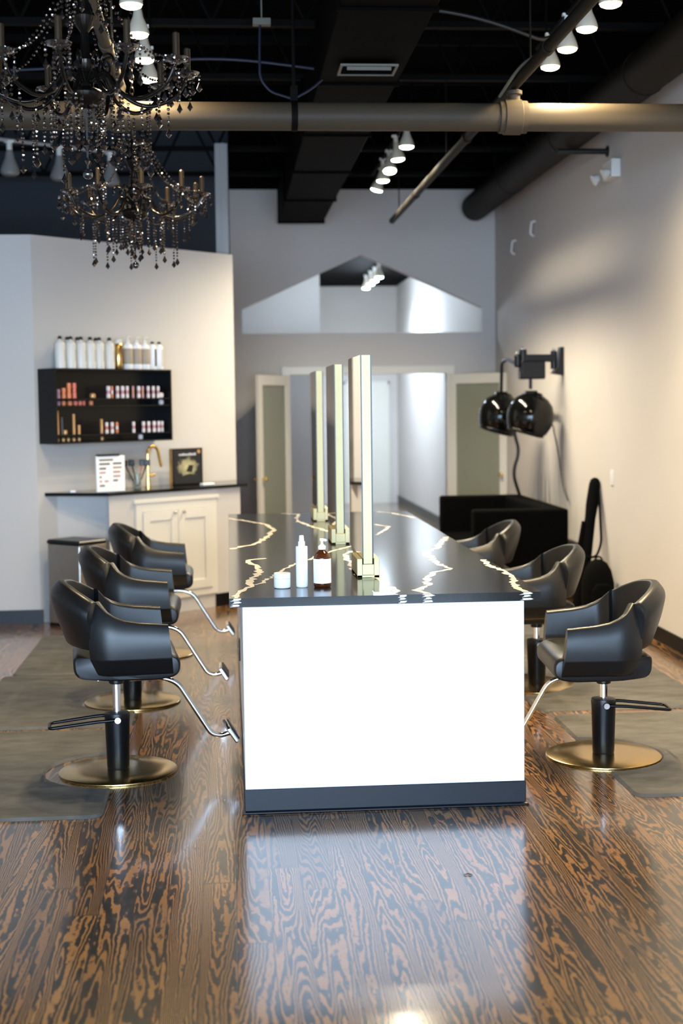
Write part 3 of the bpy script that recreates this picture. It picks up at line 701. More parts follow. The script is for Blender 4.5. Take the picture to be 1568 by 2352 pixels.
# ------------------------------------------------------------------ chandeliers
def strand(b, p, length, rng, drop=.030):
    p = Vector(p); z = 0
    while z < length - drop*1.4:
        rr = rng.uniform(.0058, .0084); b.bead(p - Vector((0, 0, z+rr)), rr, rng); z += rr*2 + .003
    b.mi = 1; rr = drop*.40; b.gem(p - Vector((0, 0, z+drop*.85)), rr, drop*.85, drop*.45, 7)
def swagchain(b, p, q, sag, rng):
    p, q = Vector(p), Vector(q); n_ = int((q-p).length/.018)
    for i in range(n_+1):
        t_ = i/n_; v = p.lerp(q, t_) - Vector((0, 0, sag*4*t_*(1-t_))); rr = rng.uniform(.0055, .0078); b.bead(v, rr, rng)
def make_chandelier(label):
    rng = random.Random(11)
    t = thing('chandelier', label, 'chandelier', group='black crystal chandeliers')
    # z = 0 is the bottom finial
    B().lathe([(.010, .28), (.05, .265), (.075, .285), (.082, .31), (.060, .325), (.022, .34), (.018, .39), (.036, .41), (.040, .44), (.020, .47), (.016, .55), (.034, .575), (.046, .61), (.030, .65), (.016, .68), (.014, .80), (.030, .825), (.034, .85), (.014, .88), (.009, .92)], seg=20).build('column', M['crystal_metal'], t)
    fin = B(); fin.ball((0, 0, .0), .021, 2); fin.cyl((0, 0, .02), (0, 0, .28), .004, seg=6); fin.gem((0, 0, .05), .012, .02, .02).gem((0, 0, .11), .016, .03, .03).build('finial', M['crystal'], t)
    chn = B()
    zz = .92; k_ = 0
    while zz < 2.30 - .04:
        rot = (k_ % 2)*PI/2
        chn.tube([(math.cos(rot)*.012*math.cos(a), math.sin(rot)*.012*math.cos(a), zz + .022 + .022*math.sin(a)) for a in [2*PI*q/10 for q in range(10)]], .0028, 6, closed=True); zz += .036; k_ += 1
    chn.build('chain', M['crystal_metal'], t)
    B().lathe([(.06, 2.33), (.055, 2.30), (.03, 2.285), (.008, 2.27)], seg=18).build('ceiling_canopy', M['crystal_metal'], t)
    # crown of beads
    crn = B().lathe([(.012, .70), (.085, .715), (.09, .72), (.012, .73)], seg=20)
    crn.build('crown_plate', M['crystal_metal'], t)
    for k_ in range(8):
        a = 2*PI*k_/8; b = B(); strand(b, (.085*math.cos(a), .085*math.sin(a), .715), rng.uniform(.10, .17), rng); b.build('crystal_strand', [M['bead'], M['crystal']], t, flat=True)
    for k_ in range(10):
        a = 2*PI*k_/10 + .2; rr = .078 if k_ % 2 else .045; b = B(); strand(b, (rr*math.cos(a), rr*math.sin(a), .285), rng.uniform(.15, .25) if k_ % 2 else rng.uniform(.20, .27), rng, .036); b.build('crystal_strand', [M['bead'], M['crystal']], t, flat=True)
    # arms
    N_ = 10; meshes = {}
    for k_ in range(N_):
        ang = 2*PI*k_/N_ + .17
        if not meshes:
            curve = fillet([(.03, 0, .36), (.09, 0, .40), (.14, 0, .31), (.24, 0, .262), (.36, 0, .31), (.405, 0, .40)], .14, 8)
            b = B().tube(curve, .0085, 10)
            b.tube([(.10+.028*math.cos(q), 0, .43+.028*math.sin(q)) for q in [PI*1.4*j/12 - .6 for j in range(13)]], .005, 8)
            arm = b.build('arm', M['crystal_metal'], t)
            bo = B().lathe([(.008, .385), (.020, .395), (.044, .402), (.050, .412), (.046, .413), (.016, .405), (.016, .42), (.0, .42)], (.405, 0, 0), seg=16).build('bobeche', M['crystal'], arm)
            ca = B().lathe([(.0135, .418), (.0135, .505), (.010, .507), (.005, .512), (.0, .513)], (.405, 0, 0), seg=14).build('candle_sleeve', M['candle'], arm)
            sts = []
            for q in range(5):
                aa = 2*PI*q/5; b = B(); strand(b, (.405+.047*math.cos(aa), .047*math.sin(aa), .41), (.07, .13, .10, .16, .09)[q], rng, .032); sts.append(b.build('crystal_strand', [M['bead'], M['crystal']], arm, flat=True))
            b = B(); strand(b, (.25, 0, .255), .25, rng, .036); b.build('crystal_strand', [M['bead'], M['crystal']], arm, flat=True)
            b = B(); strand(b, (.325, 0, .288), .13, rng, .032); b.build('crystal_strand', [M['bead'], M['crystal']], arm, flat=True)
            b = B(); strand(b, (.165, 0, .285), .21, rng, .034); b.build('crystal_strand', [M['bead'], M['crystal']], arm, flat=True)
            b = B(); swagchain(b, (.09, 0, .71), (.40, 0, .43), .09, rng); b.build('bead_swag', M['bead'], arm, flat=True)
            meshes['a'] = arm
        else:
            arm = copy_tree(meshes['a'], t)
        arm.rotation_euler = (0, 0, ang)
    return t
cd = make_chandelier('near black crystal chandelier cut off by the left and top edges of the picture')
cd.location = (-.535, 5.80, 2.655)
c2 = copy_tree(cd); relabel(c2, 'far black crystal chandelier hanging lower in front of the pale partition', (-.527, 8.60, 2.565), .31)

# ------------------------------------------------------------------ colour bar on the angled partition
S2 = math.sqrt(.5)
def wl(a, d, z): return Vector((-1.52 + (a+d)*S2, 11.48 + (a-d)*S2, z))     # a along the wall, d out from it
RZW = PI/4
ob = thing('wall_organizer', 'wide black open wall organizer holding small tubes', 'shelf', wl(.03, 0, 1.437), RZW)
# local: x along wall, -y out of the wall
OL, OD, OH = 1.235, .22, .596
B().b2((0, -.012, 0), (OL, -.002, OH)).build('back_panel', M['black_plastic'], ob, flat=True)
for x in (0, OL-.014): B().b2((x, -OD, 0), (x+.014, -.012, OH)).build('side_panel', M['black_plastic'], ob, flat=True)
B().b2((.014, -OD, OH-.014), (OL-.014, -.012, OH)).build('top_panel', M['black_plastic'], ob, flat=True)
B().b2((.014, -OD, 0), (OL-.014, -.012, .012)).build('bottom_panel', M['black_plastic'], ob, flat=True)
SH = [.300, .358, .070]
for z in SH: B().b2((.014, -OD+.004, z-.006), (OL-.014, -.012, z)).build('shelf_board', M['black_gloss'], ob, flat=True)
M['tube_pink'] = mat('pink_tube', (.62, .30, .33), .4, noise=.05)
M['tube_white'] = mat('white_tube', (.80, .72, .72), .4, noise=.02)
M['tube_orange'] = mat('orange_tube', (.72, .22, .08), .35, noise=.06)
M['tube_red'] = mat('coral_tube', (.70, .17, .12), .35, noise=.06)
M['tube_plum'] = mat('plum_tube', (.38, .22, .32), .35, noise=.06)
M['tube_gold'] = mat('copper_tube', (.60, .34, .14), .3, .4, noise=.06)
M['tube_dark'] = mat('charcoal_tube', (.05, .05, .06), .3, noise=.1)
def org(a, zrow, d=.15): return wl(a, d, 1.437 + zrow + .0005)
def shelf_item(name, a, zrow, h, rad, mats, label, cat, group, style):
    b = B()
    if style == 'tube':
        b.lathe([(rad*.8, 0), (rad, .003), (rad, h*.34), (rad*.8, h*.36)], seg=14); b.mi = 1
        b.lathe([(rad*.78, h*.36), (rad*.85, h*.40), (rad*.85, h*.62), (rad*.78, h*.64)], seg=14); b.mi = 0
        b.lathe([(rad*.8, h*.64), (rad, h*.66), (rad*.96, h*.97), (rad*.7, h), (0, h)], seg=14)
    elif style == 'pot': b.lathe([(rad*.6, 0), (rad*.95, h*.15), (rad, h*.4), (rad, h*.6), (rad*.9, h*.85), (rad*.5, h), (0, h)], seg=16)
    elif style == 'stick':
        n_ = max(3, int(h/.016))
        pr_ = []
        for q in range(n_): pr_ += [(rad*.75, h*q/n_), (rad, h*(q+.3)/n_), (rad, h*(q+.7)/n_)]
        b.lathe(pr_ + [(rad*.7, h), (0, h)], seg=12)
    o = b.build(name, mats); o.location = org(a, zrow); o.rotation_euler = (0, 0, RZW); tag(o, label, cat, group)
up_r = [(.627, .017, 'w'), (.667, .010, 'o'), (.724, .014, 'w'), (.779, .015, 'w'), (.83, .013, 'w'), (.893, .010, 'p'), (.955, .015, 'w'), (1.001, .010, 'p'), (1.06, .013, 'w'), (1.118, .013, 'w'), (1.173, .013, 'w')]
MT = {'w': [M['tube_white'], M['tube_pink']], 'o': [M['tube_orange'], M['tube_white']], 'p': [M['tube_pink'], M['tube_gold']]}
for i, (a, rad, k_) in enumerate(up_r):
    cl = {'w': 'white and pink', 'o': 'orange and white', 'p': 'pink and tan'}[k_]
    shelf_item('color_tube', a, .358, .100, rad, MT[k_], '%s tube, %s from the left in the upper right row of the organizer' % (cl, ord_[i]), 'tube', 'tubes in the upper row of the organizer', 'tube')
lo_r = [(.601, .013, 'o2'), (.658, .014, 'w'), (.71, .012, 'o'), (.891, .013, 'w'), (1.0, .014, 'w'), (1.058, .014, 'w'), (1.119, .015, 'w'), (1.172, .014, 'w'), (1.212, .012, 'w')]
MT['o2'] = [M['tube_white'], M['tube_red']]
for i, (a, rad, k_) in enumerate(lo_r):
    cl = {'w': 'white and pink', 'o': 'tan and white', 'o2': 'white and red'}[k_]
    shelf_item('color_tube', a, .070, .092, rad, MT[k_], '%s tube, %s from the left in the lower right row of the organizer' % (cl, ord_[i]), 'tube', 'tubes in the lower row of the organizer', 'tube')
for a, h, rad, m_, lb in ((.114, .075, .015, 'tube_plum', 'plum pot at the left end of the upper row'), (.167, .085, .017, 'tube_orange', 'short orange tube beside the plum pot'), (.22, .125, .018, 'tube_orange', 'tall orange tube in the upper left row'), (.274, .125, .017, 'tube_red', 'tall coral tube in the upper left row'), (.461, .042, .025, 'tube_gold', 'low copper jar alone in the upper row')):
    shelf_item('color_tube', a, .358, h, rad, [M[m_], M[m_]], lb + ' of the organizer', 'tube', 'warm coloured tubes in the organizer', 'tube' if h > .05 else 'pot')
for i, (a, m_, rad) in enumerate(((.112, 'tube_plum', .018), (.165, 'tube_orange', .018), (.226, 'tube_orange', .021), (.283, 'tube_red', .019), (.331, 'tube_red', .018), (.369, 'tube_red', .014), (.443, 'tube_orange', .019))):
    shelf_item('color_pot', a, .300, .042, rad, M[m_], '%s little pot from the left on the narrow middle ledge of the organizer' % ord_[i], 'pot', 'pots on the middle ledge of the organizer', 'pot')
for zr, lb in ((.358, 'upper'), (.300, 'lower')):
    shelf_item('round_pot', 1.205, zr, .045, .022, M['tube_white'], '%s of the two round white pots at the right end of the organizer' % lb, 'pot', 'round white pots', 'pot')
for a, h, m_, lb in ((.097, .195, 'tube_gold', 'tall copper stick at the left end of the lower row'), (.26, .165, 'tube_gold', 'second tall copper stick in the lower row'), (.546, .120, 'tube_gold', 'copper stick beside the white tubes in the lower row'), (.139, .140, 'tube_dark', 'charcoal stick between the copper ones'), (.312, .075, 'tube_gold', 'short copper stick in the lower row')):
    shelf_item('color_stick', a, .070, h, .013, M[m_], lb + ' of the organizer', 'stick', 'sticks in the lower row of the organizer', 'stick')
shelf_item('color_pot', .172, .070, .04, .018, M['tube_gold'], 'round copper pot among the sticks in the lower row of the organizer', 'pot', None, 'pot')
for i, a in enumerate((.095, .152, .202, .258, .312, .549)):
    shelf_item('color_pot', a, .012, .036, .014, M['tube_gold'], '%s little copper pot from the left along the bottom of the organizer' % ord_[i], 'pot', 'copper pots along the bottom of the organizer', 'pot')
shelf_item('color_pot', .965, .012, .044, .021, M['tube_white'], 'single cream pot at the bottom of the organizer above the faucet', 'pot', None, 'pot')

# bottles on top of the organizer
TZB = 1.437 + OH + .0005
M['cream'] = mat('cream_plastic', (.74, .72, .67), .35, noise=.03)
M['taupe'] = mat('taupe_label', (.40, .33, .25), .5, noise=.1, nscale=30)
M['greylabel'] = mat('grey_green_label', (.55, .56, .50), .5, noise=.08, nscale=30)
def litre(a, d, label, side=0):
    t = thing('developer_bottle', label, 'bottle', wl(a, d, TZB), RZW, 'large white bottles on the organizer')
    B().lathe([(.038, 0), (.042, .004), (.0425, .02), (.0425, .185), (.038, .205), (.022, .222), (.015, .226), (.015, .232)], seg=20).build('bottle_body', M['cream'], t)
    l_ = B(); ring = []
    for q in range(7):
        aa = -PI/2 + .2 + q*.17; ring.append((math.cos(aa)*.0432, math.sin(aa)*.0432))
    l_.loft([[(x, y, .06) for x, y in ring] + [(x*.99, y*.99, .06) for x, y in ring[::-1]], [(x, y, .15) for x, y in ring] + [(x*.99, y*.99, .15) for x, y in ring[::-1]]]).build('side_label', M['greylabel'], t)
    c_ = B().lathe([(.0165, .232), (.0165, .250), (.010, .258), (0, .259)], seg=14)
    if side: c_.tube([(-.005, 0, .256), (.035*side, -.01, .262)], .008, 8)
    c_.build('cap', M['black_plastic'], t)
for i, (a, sd) in enumerate(((.153, 0), (.26, 0), (.364, 0), (.46, 0), (.553, 0), (.661, 0))):
    litre(a, .137, 'large black-capped white bottle, %s from the left atop the organizer' % ord_[i], sd)
for a, lb in ((.292, 'white bottle standing behind the second large bottle on the organizer'), (.395, 'white bottle standing behind the third large bottle on the organizer'), (.585, 'white bottle standing behind the fifth large bottle on the organizer')):
    litre(a, .056, lb)
t = thing('spray_can', 'gold and cream can between the white bottles on the organizer', 'can', wl(.78, .11, TZB), RZW)
B().lathe([(.034, 0), (.036, .004), (.036, .20), (.030, .212)], seg=20).build('can_body', M['brass'], t)
B().lathe([(.030, .212), (.030, .245), (.020, .25), (0, .25)], seg=20).build('cap', M['cream'], t)
for i, a in enumerate((.882, .979, 1.069)):
    t = thing('pump_bottle', '%s white pump bottle with taupe label on the organizer, counted from the gold can' % ord_[i], 'bottle', wl(a, .11, TZB), RZW, 'pump bottles on the organizer')
    B().lathe([(.040, 0), (.042, .004), (.042, .19), (.036, .205), (.018, .213), (.016, .22)], seg=20).build('bottle_body', M['white_plastic'], t)
    B().lathe([(.0424, .045), (.0428, .046), (.0428, .174), (.0424, .175)], seg=20).build('bottle_label', M['taupe'], t)
    B().lathe([(.017, .22), (.017, .24), (.006, .245), (.005, .275), (0, .276)], seg=12).tube([(0, 0, .272), (.03, -.01, .268)], .005, 8).build('pump_head', M['cream'], t)
for i, (a, m_, lb) in enumerate(((1.155, 'black_plastic', 'white bottle with black label and black cap near the right end of the organizer'), (1.232, 'greylabel', 'white bottle with grey label at the right end on top of the organizer'))):
    t = thing('shampoo_bottle', lb, 'bottle', wl(a, .11, TZB), RZW, 'capped bottles at the right end of the organizer')
    B().lathe([(.032, 0), (.034, .004), (.034, .19), (.028, .205), (.014, .213), (.014, .218)], seg=20).build('bottle_body', M['white_plastic'], t)
    l_ = B(); ring = [(math.cos(-PI/2+(-.1+q*.15))*.0346, math.sin(-PI/2+(-.1+q*.15))*.0346) for q in range(7)]
    l_.loft([[(x, y, .03) for x, y in ring] + [(x*.99, y*.99, .03) for x, y in ring[::-1]], [(x, y, .175) for x, y in ring] + [(x*.99, y*.99, .175) for x, y in ring[::-1]]]).build('bottle_label', M[m_], t)
    B().lathe([(.0155, .218), (.0155, .234), (.010, .238), (0, .239)], seg=14).build('cap', M['black_plastic'], t)

# counter and base cabinet
CA, CB, CC = (-1.47, 11.527), (-.95, 11.39), (.162, 12.43)
bar = thing('bar_counter', 'thin black countertop of the wash nook on the left wall', 'counter')
B().prism([CA, CB, CC, (.13, 13.0), (.05, 13.045)], 1.018, 1.045).build('worktop', M['black_gloss'], bar, flat=True)
dirv = Vector((CC[0]-CB[0], CC[1]-CB[1], 0)).normalized(); nrm = Vector((dirv.y, -dirv.x, 0))
def cf(a, d, z): return Vector((CB[0], CB[1], 0)) + dirv*a + nrm*(d-.03) + Vector((0, 0, z))
cabt = thing('base_cabinet', 'white base cabinet with two doors under the black nook counter', 'cabinet')
p0, p1 = cf(.02, 0, 0), cf(1.46, 0, 0)
B().prism([(-1.40, 11.615), (-.97, 11.64), (p0.x, p0.y), (p1.x, p1.y), (.10, 13.05), (.06, 13.04)], 0.0, 1.0175).build('cabinet_body', M['wall_white'], cabt, flat=True)
ang = math.atan2(dirv.y, dirv.x); RM = Matrix.Rotation(ang, 3, 'Z')
fr = B()
for a0, a1, z0, z1 in ((.285, .35, .12, .945), (1.10, 1.165, .12, .945), (.35, 1.10, .865, .945), (.35, 1.10, .12, .18)):
    fr.box(cf((a0+a1)/2, .008, (z0+z1)/2), (a1-a0, .016, z1-z0), RM)
fr.box(cf(.725, .012, .955), (.93, .03, .03), RM)
fr.build('face_frame', M['trim_white'], cabt, flat=True, bevel=.002)
for a0, a1, kx in ((.353, .722, .675), (.728, 1.097, .775)):
    d_ = B(); am = (a0+a1)/2; w_ = a1-a0
    d_.box(cf(am, .008, .522), (w_-.13, .012, .56), RM)
    for q in (a0+.035, a1-.035): d_.box(cf(q, .013, .522), (.07, .024, .68), RM)
    for zq in (.825, .22): d_.box(cf(am, .013, zq), (w_-.14, .024, .075), RM)
    dr = d_.build('cabinet_door', M['trim_white'], cabt, flat=True, bevel=.002)
    q = cf(kx, .025, .845); e = nrm*.022
    kb = B().cyl(q, q+e*.6, .006, seg=10); kb.ball(q+e, .014, 2); kb.build('knob', M['steel'], dr)
for q_, w_ in ((1.30, .30), (.14, .26)): B().box(cf(q_, .006, .055), (w_, .012, .11), RM).build('toe_strip', M['black_base'], cabt, flat=True)

# things on the nook counter
CT = 1.0455
ct = thing('color_chart', 'white color chart board standing on the left end of the nook counter', 'chart', (-.945, 11.505, CT), math.radians(35))
cb_ = B().box((0, 0, .145), (.262, .022, .29)); cb_.build('board', M['white_plastic'], ct, bevel=.006)
B().b2((-.12, -.02, .289), (.08, .018, .303)).build('top_clip', M['black_plastic'], ct, bevel=.002)
M['ink_dark'] = mat('dark_swatch', (.10, .09, .08), .6, noise=.1); M['ink_brown'] = mat('brown_swatch', (.42, .25, .18), .6, noise=.1); M['ink_olive'] = mat('olive_swatch', (.16, .16, .11), .6, noise=.1)
M['ink_rose'] = mat('rose_swatch', (.55, .30, .26), .6, noise=.1)
for (x0, x1, z, m_) in ((-.105, .02, .258, 'ink_olive'), (-.105, -.01, .226, 'ink_dark'), (-.105, -.045, .190, 'ink_dark'), (-.105, -.05, .157, 'ink_rose'), (-.105, -.088, .122, 'ink_dark'), (-.105, -.085, .088, 'ink_rose'), (-.06, -.025, .088, 'ink_rose'), (-.105, -.06, .053, 'ink_olive'),
                        (.02, .098, .228, 'ink_dark'), (.02, .098, .195, 'ink_brown'), (.02, .085, .160, 'ink_brown'), (.02, .085, .126, 'ink_brown'), (.02, .06, .092, 'ink_dark')):
    B().b2((x0, -.0125, z-.007), (x1, -.0112, z+.007)).build('swatch_line', M[m_], ct, flat=True)
M['vase'] = mat('clear_vase_glass', (.75, .85, .83), .05, noise=.02, trans=.9)
vs_ = thing('glass_vase', 'clear glass vase holding dark and pink brushes beside the gold faucet', 'vase', (-.76, 11.95, CT))
B().lathe([(.030, 0), (.034, .004), (.040, .03), (.030, .09), (.036, .13), (.034, .13), (.028, .09), (.037, .03), (.030, .008), (.0, .008)], seg=20).build('vase_body', M['vase'], vs_)
M['pink'] = mat('pink_handle', (.55, .13, .17), .4, noise=.05)
for i, (dx, dy, lean, m_, lb) in enumerate(((-.012, 0, (-.085, -.03), 'black_plastic', 'black tint brush leaning left in the glass vase'), (.0, .01, (-.045, .02), 'black_plastic', 'black tint brush upright in the glass vase'), (.006, -.006, (.035, .04), 'pink', 'pink handled brush in the glass vase'), (.013, .004, (.065, .02), 'black_plastic', 'black tint brush leaning right in the glass vase'))):
    b0 = Vector((-.76+dx*.8, 11.95+dy, CT+.0125)); tip = Vector((-.76+dx+lean[0], 11.95+dy+lean[1], CT+.20))
    t = thing('tint_brush', lb, 'brush', b0, 0, 'brushes in the glass vase')
    B().cyl((0, 0, 0), tip-b0, .0045, .006, 8).build('handle', M[m_], t)
    v = (tip-b0); hd = B(); hd.box(v*1.06, (.05, .018, .05)); hd.build('brush_head', M['black_plastic'], t, bevel=.006)
fc = thing('faucet', 'gold gooseneck faucet on the nook counter', 'faucet', (-.675, 12.03, CT), ang)
pts = [(0, 0, .012), (0, 0, .27)] + [(.06 - .06*math.cos(a), 0, .27+.075*math.sin(a)) for a in [PI*q/12 for q in range(1, 12)]] + [(.128, 0, .24), (.148, 0, .17)]
B().tube(pts, .0125, 12).build('spout', M['gold'], fc)
B().lathe([(.026, 0), (.026, .008), (.020, .014), (.018, .08), (.0, .08)], seg=18).build('faucet_base', M['gold'], fc)
B().cyl((.01, 0, .10), (.065, -.01, .105), .013, .011, 12).build('handle', M['gold'], fc)

def poster_mat():
    m = bpy.data.materials.new('moody_poster_print'); m.use_nodes = True; nt = m.node_tree; N = nt.nodes; L = nt.links; p = N['Principled BSDF']
    tc = N.new('ShaderNodeTexCoord'); sp = N.new('ShaderNodeSeparateXYZ'); L.new(tc.outputs['Object'], sp.inputs[0])
    mp = N.new('ShaderNodeMapping'); mp.inputs['Location'].default_value = (0, 0, -.15); mp.inputs['Scale'].default_value = (8.5, 0, 9.5)
    mp.vector_type = 'POINT'
    vm = N.new('ShaderNodeVectorMath'); vm.operation = 'SUBTRACT'; vm.inputs[1].default_value = (0, 0, .150); L.new(tc.outputs['Object'], vm.inputs[0])
    vs2 = N.new('ShaderNodeVectorMath'); vs2.operation = 'MULTIPLY'; vs2.inputs[1].default_value = (5.6, 0, 6.8); L.new(vm.outputs[0], vs2.inputs[0])
    ln = N.new('ShaderNodeVectorMath'); ln.operation = 'LENGTH'; L.new(vs2.outputs[0], ln.inputs[0])
    nz = N.new('ShaderNodeTexNoise'); nz.inputs['Scale'].default_value = 26; nz.inputs['Detail'].default_value = 5; L.new(tc.outputs['Object'], nz.inputs['Vector'])
    ad = N.new('ShaderNodeMath'); ad.operation = 'MULTIPLY_ADD'; ad.inputs[1].default_value = .7; L.new(nz.outputs['Fac'], ad.inputs[0]); L.new(ln.outputs['Value'], ad.inputs[2])
    cr = N.new('ShaderNodeValToRGB'); e = cr.color_ramp.elements
    e[0].position = .45; e[0].color = (.50, .44, .24, 1); e[1].position = 1.35; e[1].color = (.010, .012, .016, 1)
    e2 = e.new(.85); e2.color = (.26, .24, .14, 1); e[2].position = 1.0
    L.new(ad.outputs[0], cr.inputs[0]); L.new(cr.outputs[0], p.inputs['Base Color']); p.inputs['Roughness'].default_value = .4
    return m
po = thing('framed_poster', 'dark framed poster with a pale glowing centre standing on the right of the nook counter', 'poster', (-.36, 12.375, CT), ang)
B().b2((-.175, -.012, 0), (.175, .02, .315)).build('frame', M['black_plastic'], po, bevel=.003)
M['poster'] = poster_mat()
pp = B().b2((-.162, -.0135, .012), (.162, -.0122, .303)).build('print', M['poster'], po, flat=True)
M['poster_dark'] = mat('poster_silhouette', (.012, .012, .014), .5, noise=.2); M['poster_white'] = mat('poster_lettering', (.55, .56, .60), .5, noise=.05)
sil = B(); sil.prism(fillet2([(-.16, .013), (.16, .013), (.16, .05), (.09, .075), (.03, .095), (-.04, .085), (-.10, .06), (-.16, .04)], .015, 3), -.0150, -.0138, lambda a, b, h: Vector((a, h, b)))
sil.prism([(-.022, .115), (.045, .105), (.065, .165), (.015, .172)], -.0150, -.0138, lambda a, b, h: Vector((a, h, b)))
sil.build('dark_figure', M['poster_dark'], pp, flat=True)
lt = B(); rr_ = random.Random(4); xx = -.10
while xx < .09:
    w_ = rr_.uniform(.009, .016); lt.b2((xx, -.0150, .252), (xx+w_, -.0138, .252+rr_.uniform(.014, .022))); xx += w_+.004
lt.build('title_lettering', M['poster_white'], pp, flat=True)
B().cyl((.128, -.0138, .284), (.128, -.0155, .284), .017, seg=16).build('round_sticker', M['tube_gold'], po)
# gold side of the poster block
B().b2((-.181, -.010, .001), (-.1752, .018, .314)).build('side_trim', M['brass'], po, flat=True)
tag(B().box((0, 0, .009), (.13, .05, .018)).build('white_soap_tray', M['white_plastic'], bevel=.005, loc=(-.185, 12.24, CT)), 'small white tray on the counter edge below the framed poster', 'tray').rotation_euler = (0, 0, ang)
tag(B().box((0, 0, .008), (.04, .04, .016)).build('white_card', M['white_plastic'], bevel=.002, loc=(-1.245, 11.52, CT)), 'tiny white clip at the left end of the nook counter', 'clip')

# trash can
tc_ = thing('trash_can', 'tall steel trash can with black lid in front of the left partition', 'trash can', (-1.165, 11.10, 0))
e1 = Vector((-.277, .25, 0)); e2_ = Vector((.19, .21, 0))
Z0 = Vector((0, 0, 0)); fp = [Z0, e2_, e1+e2_, e1]
def ringat(z, k_): 
    c_ = (e1+e2_)/2; return [c_ + (p-c_)*k_ + Vector((0, 0, z)) for p in fp]
B().loft([ringat(.02, 1), ringat(.655, 1)]).build('can_body', M['steel'], tc_, flat=True, bevel=.012)
B().loft([ringat(0, .98), ringat(.02, .98)]).build('can_base', M['black_plastic'], tc_, flat=True)
B().loft([ringat(.6555, 1.012), ringat(.675, 1.012), ringat(.688, .95)]).build('lid', M['black_plastic'], tc_, flat=True, bevel=.004)

# ------------------------------------------------------------------ far doors
def french_door(hx, hy, ang_, wdt, label, knob_side):
    t = thing('glazed_door', label, 'door', (hx, hy, 0), ang_)
    H = 2.045
    b = B().b2((0, -.02, .01), (.095, .02, H)).b2((wdt-.095, -.02, .01), (wdt, .02, H)).b2((.095, -.02, H-.11), (wdt-.095, .02, H)).b2((.095, -.02, .01), (wdt-.095, .02, .25))
    b.build('door_frame', M['trim_white'], t, flat=True, bevel=.003)
    B().b2((.095, -.005, .25), (wdt-.095, .005, H-.11)).build('frosted_pane', M['frost'], t, flat=True)
    kb = B()
    for s_ in (-1, 1): kb.cyl((wdt-.05, s_*.02, .92), (wdt-.05, s_*.05, .92), .010, seg=10); kb.ball((wdt-.05, s_*.062, .92), .024, 2)
    kb.build('door_knob', M['gold'], t)
    return t
french_door(2.53, 16.12, math.radians(-47), .80, 'right white glazed door standing open beside the black hood dryers', 1)
french_door(.685, 16.12, math.radians(180+63), .80, 'left white glazed door standing open toward the partition', 1)

# ------------------------------------------------------------------ right side: dryers, sofa, bags
hd = thing('hair_dryer', 'pair of black hood dryers on one wall arm on the right wall', 'hair dryer', (XR, 12.9, 1.6))
# local: x toward room is negative
hd_arm = B().prism([(-.001, .36), (-.001, .62), (-.035, .62), (-.05, .45), (-.11, .38)], -.05, .05, lambda a, b, h: Vector((a, h, b)))
hd_arm.build('wall_plate', M['black_plastic'], hd, flat=True, bevel=.004)
B().b2((-.36, -.03, .485), (-.07, .03, .555)).cyl((-.085, 0, .42), (-.085, 0, .585), .03, seg=16).cyl((-.37, 0, .40), (-.37, 0, .60), .035, seg=16).build('wall_arm', M['black_plastic'], hd, bevel=.003)
bx = B().b2((-.40, -.05, .33), (-.17, .09, .50)).cyl((-.42, 0, .44), (-.42, 0, .56), .03, seg=14).build('control_box', M['black_plastic'], hd, bevel=.015)
for q_ in ((-.085, 0, .595), (-.37, 0, .61), (-.42, 0, .57)): B().ball(q_, .016).build('chrome_cap', M['chrome'], hd)
B().tube(fillet([(-.30, -.02, .45), (-.30, .0, .50), (-.30, .0, .45), (-.30, 0, .24)], .03), .016, 12).build('hood_arm', M['black_plastic'], hd)
B().tube(fillet([(-.36, .05, .44), (-.41, .55, .53), (-.43, .70, .50), (-.42, .78, .22)], .05), .016, 12).build('hood_arm', M['black_plastic'], hd)
def hood(c, yaw):
    # rounded helmet, open at the bottom-front, tipped
    Rm = Matrix.Rotation(yaw, 3, 'Z') @ Matrix.Rotation(.30, 3, 'Y')
    prof = [(.165, -.165), (.19, -.13), (.212, -.06), (.216, .0), (.205, .06), (.175, .125), (.12, .175), (.06, .20), (.05, .215), (.0, .22)]
    inn = [(r_*.93, z_) for r_, z_ in prof[:7]][::-1]
    b = B(); b.lathe([(.02, .14)] + [(r_*.9, z_*.9-.005) for r_, z_ in prof[:7]][::-1] + prof, c, 36, Rm)
    b.tube([Vector(c) + Rm @ Vector((.168*math.cos(a), .168*math.sin(a), -.165)) for a in [2*PI*q/30 for q in range(30)]], .009, 8, closed=True)
    b.box(Vector(c) + Vector((0, 0, .19)), (.11, .09, .07))
    return b
hood((-.30, .0, .0), .0).build('hood', M['black_gloss'], hd, bevel=.004)
hood((-.42, .80, .0), .15).build('hood', M['black_gloss'], hd, bevel=.004)
def loc_(pts): return [(x-XR, y-12.9, z-1.6) for x, y, z in pts]
B().tube(fillet(loc_([(2.70, 13.4, 1.62), (2.72, 13.4, 1.42), (2.77, 13.4, 1.25), (2.70, 13.4, 1.05), (2.78, 13.45, .83)]), .12), .016, 10).build('dryer_hose', M['cable_black'], hd)
B().tube(fillet(loc_([(2.94, 12.95, 1.60), (2.985, 12.95, 1.52), (3.03, 12.9, 1.25), (3.035, 12.75, .95), (3.045, 12.6, .83)]), .2), .006, 8).build('power_cord', M['cable_black'], hd)

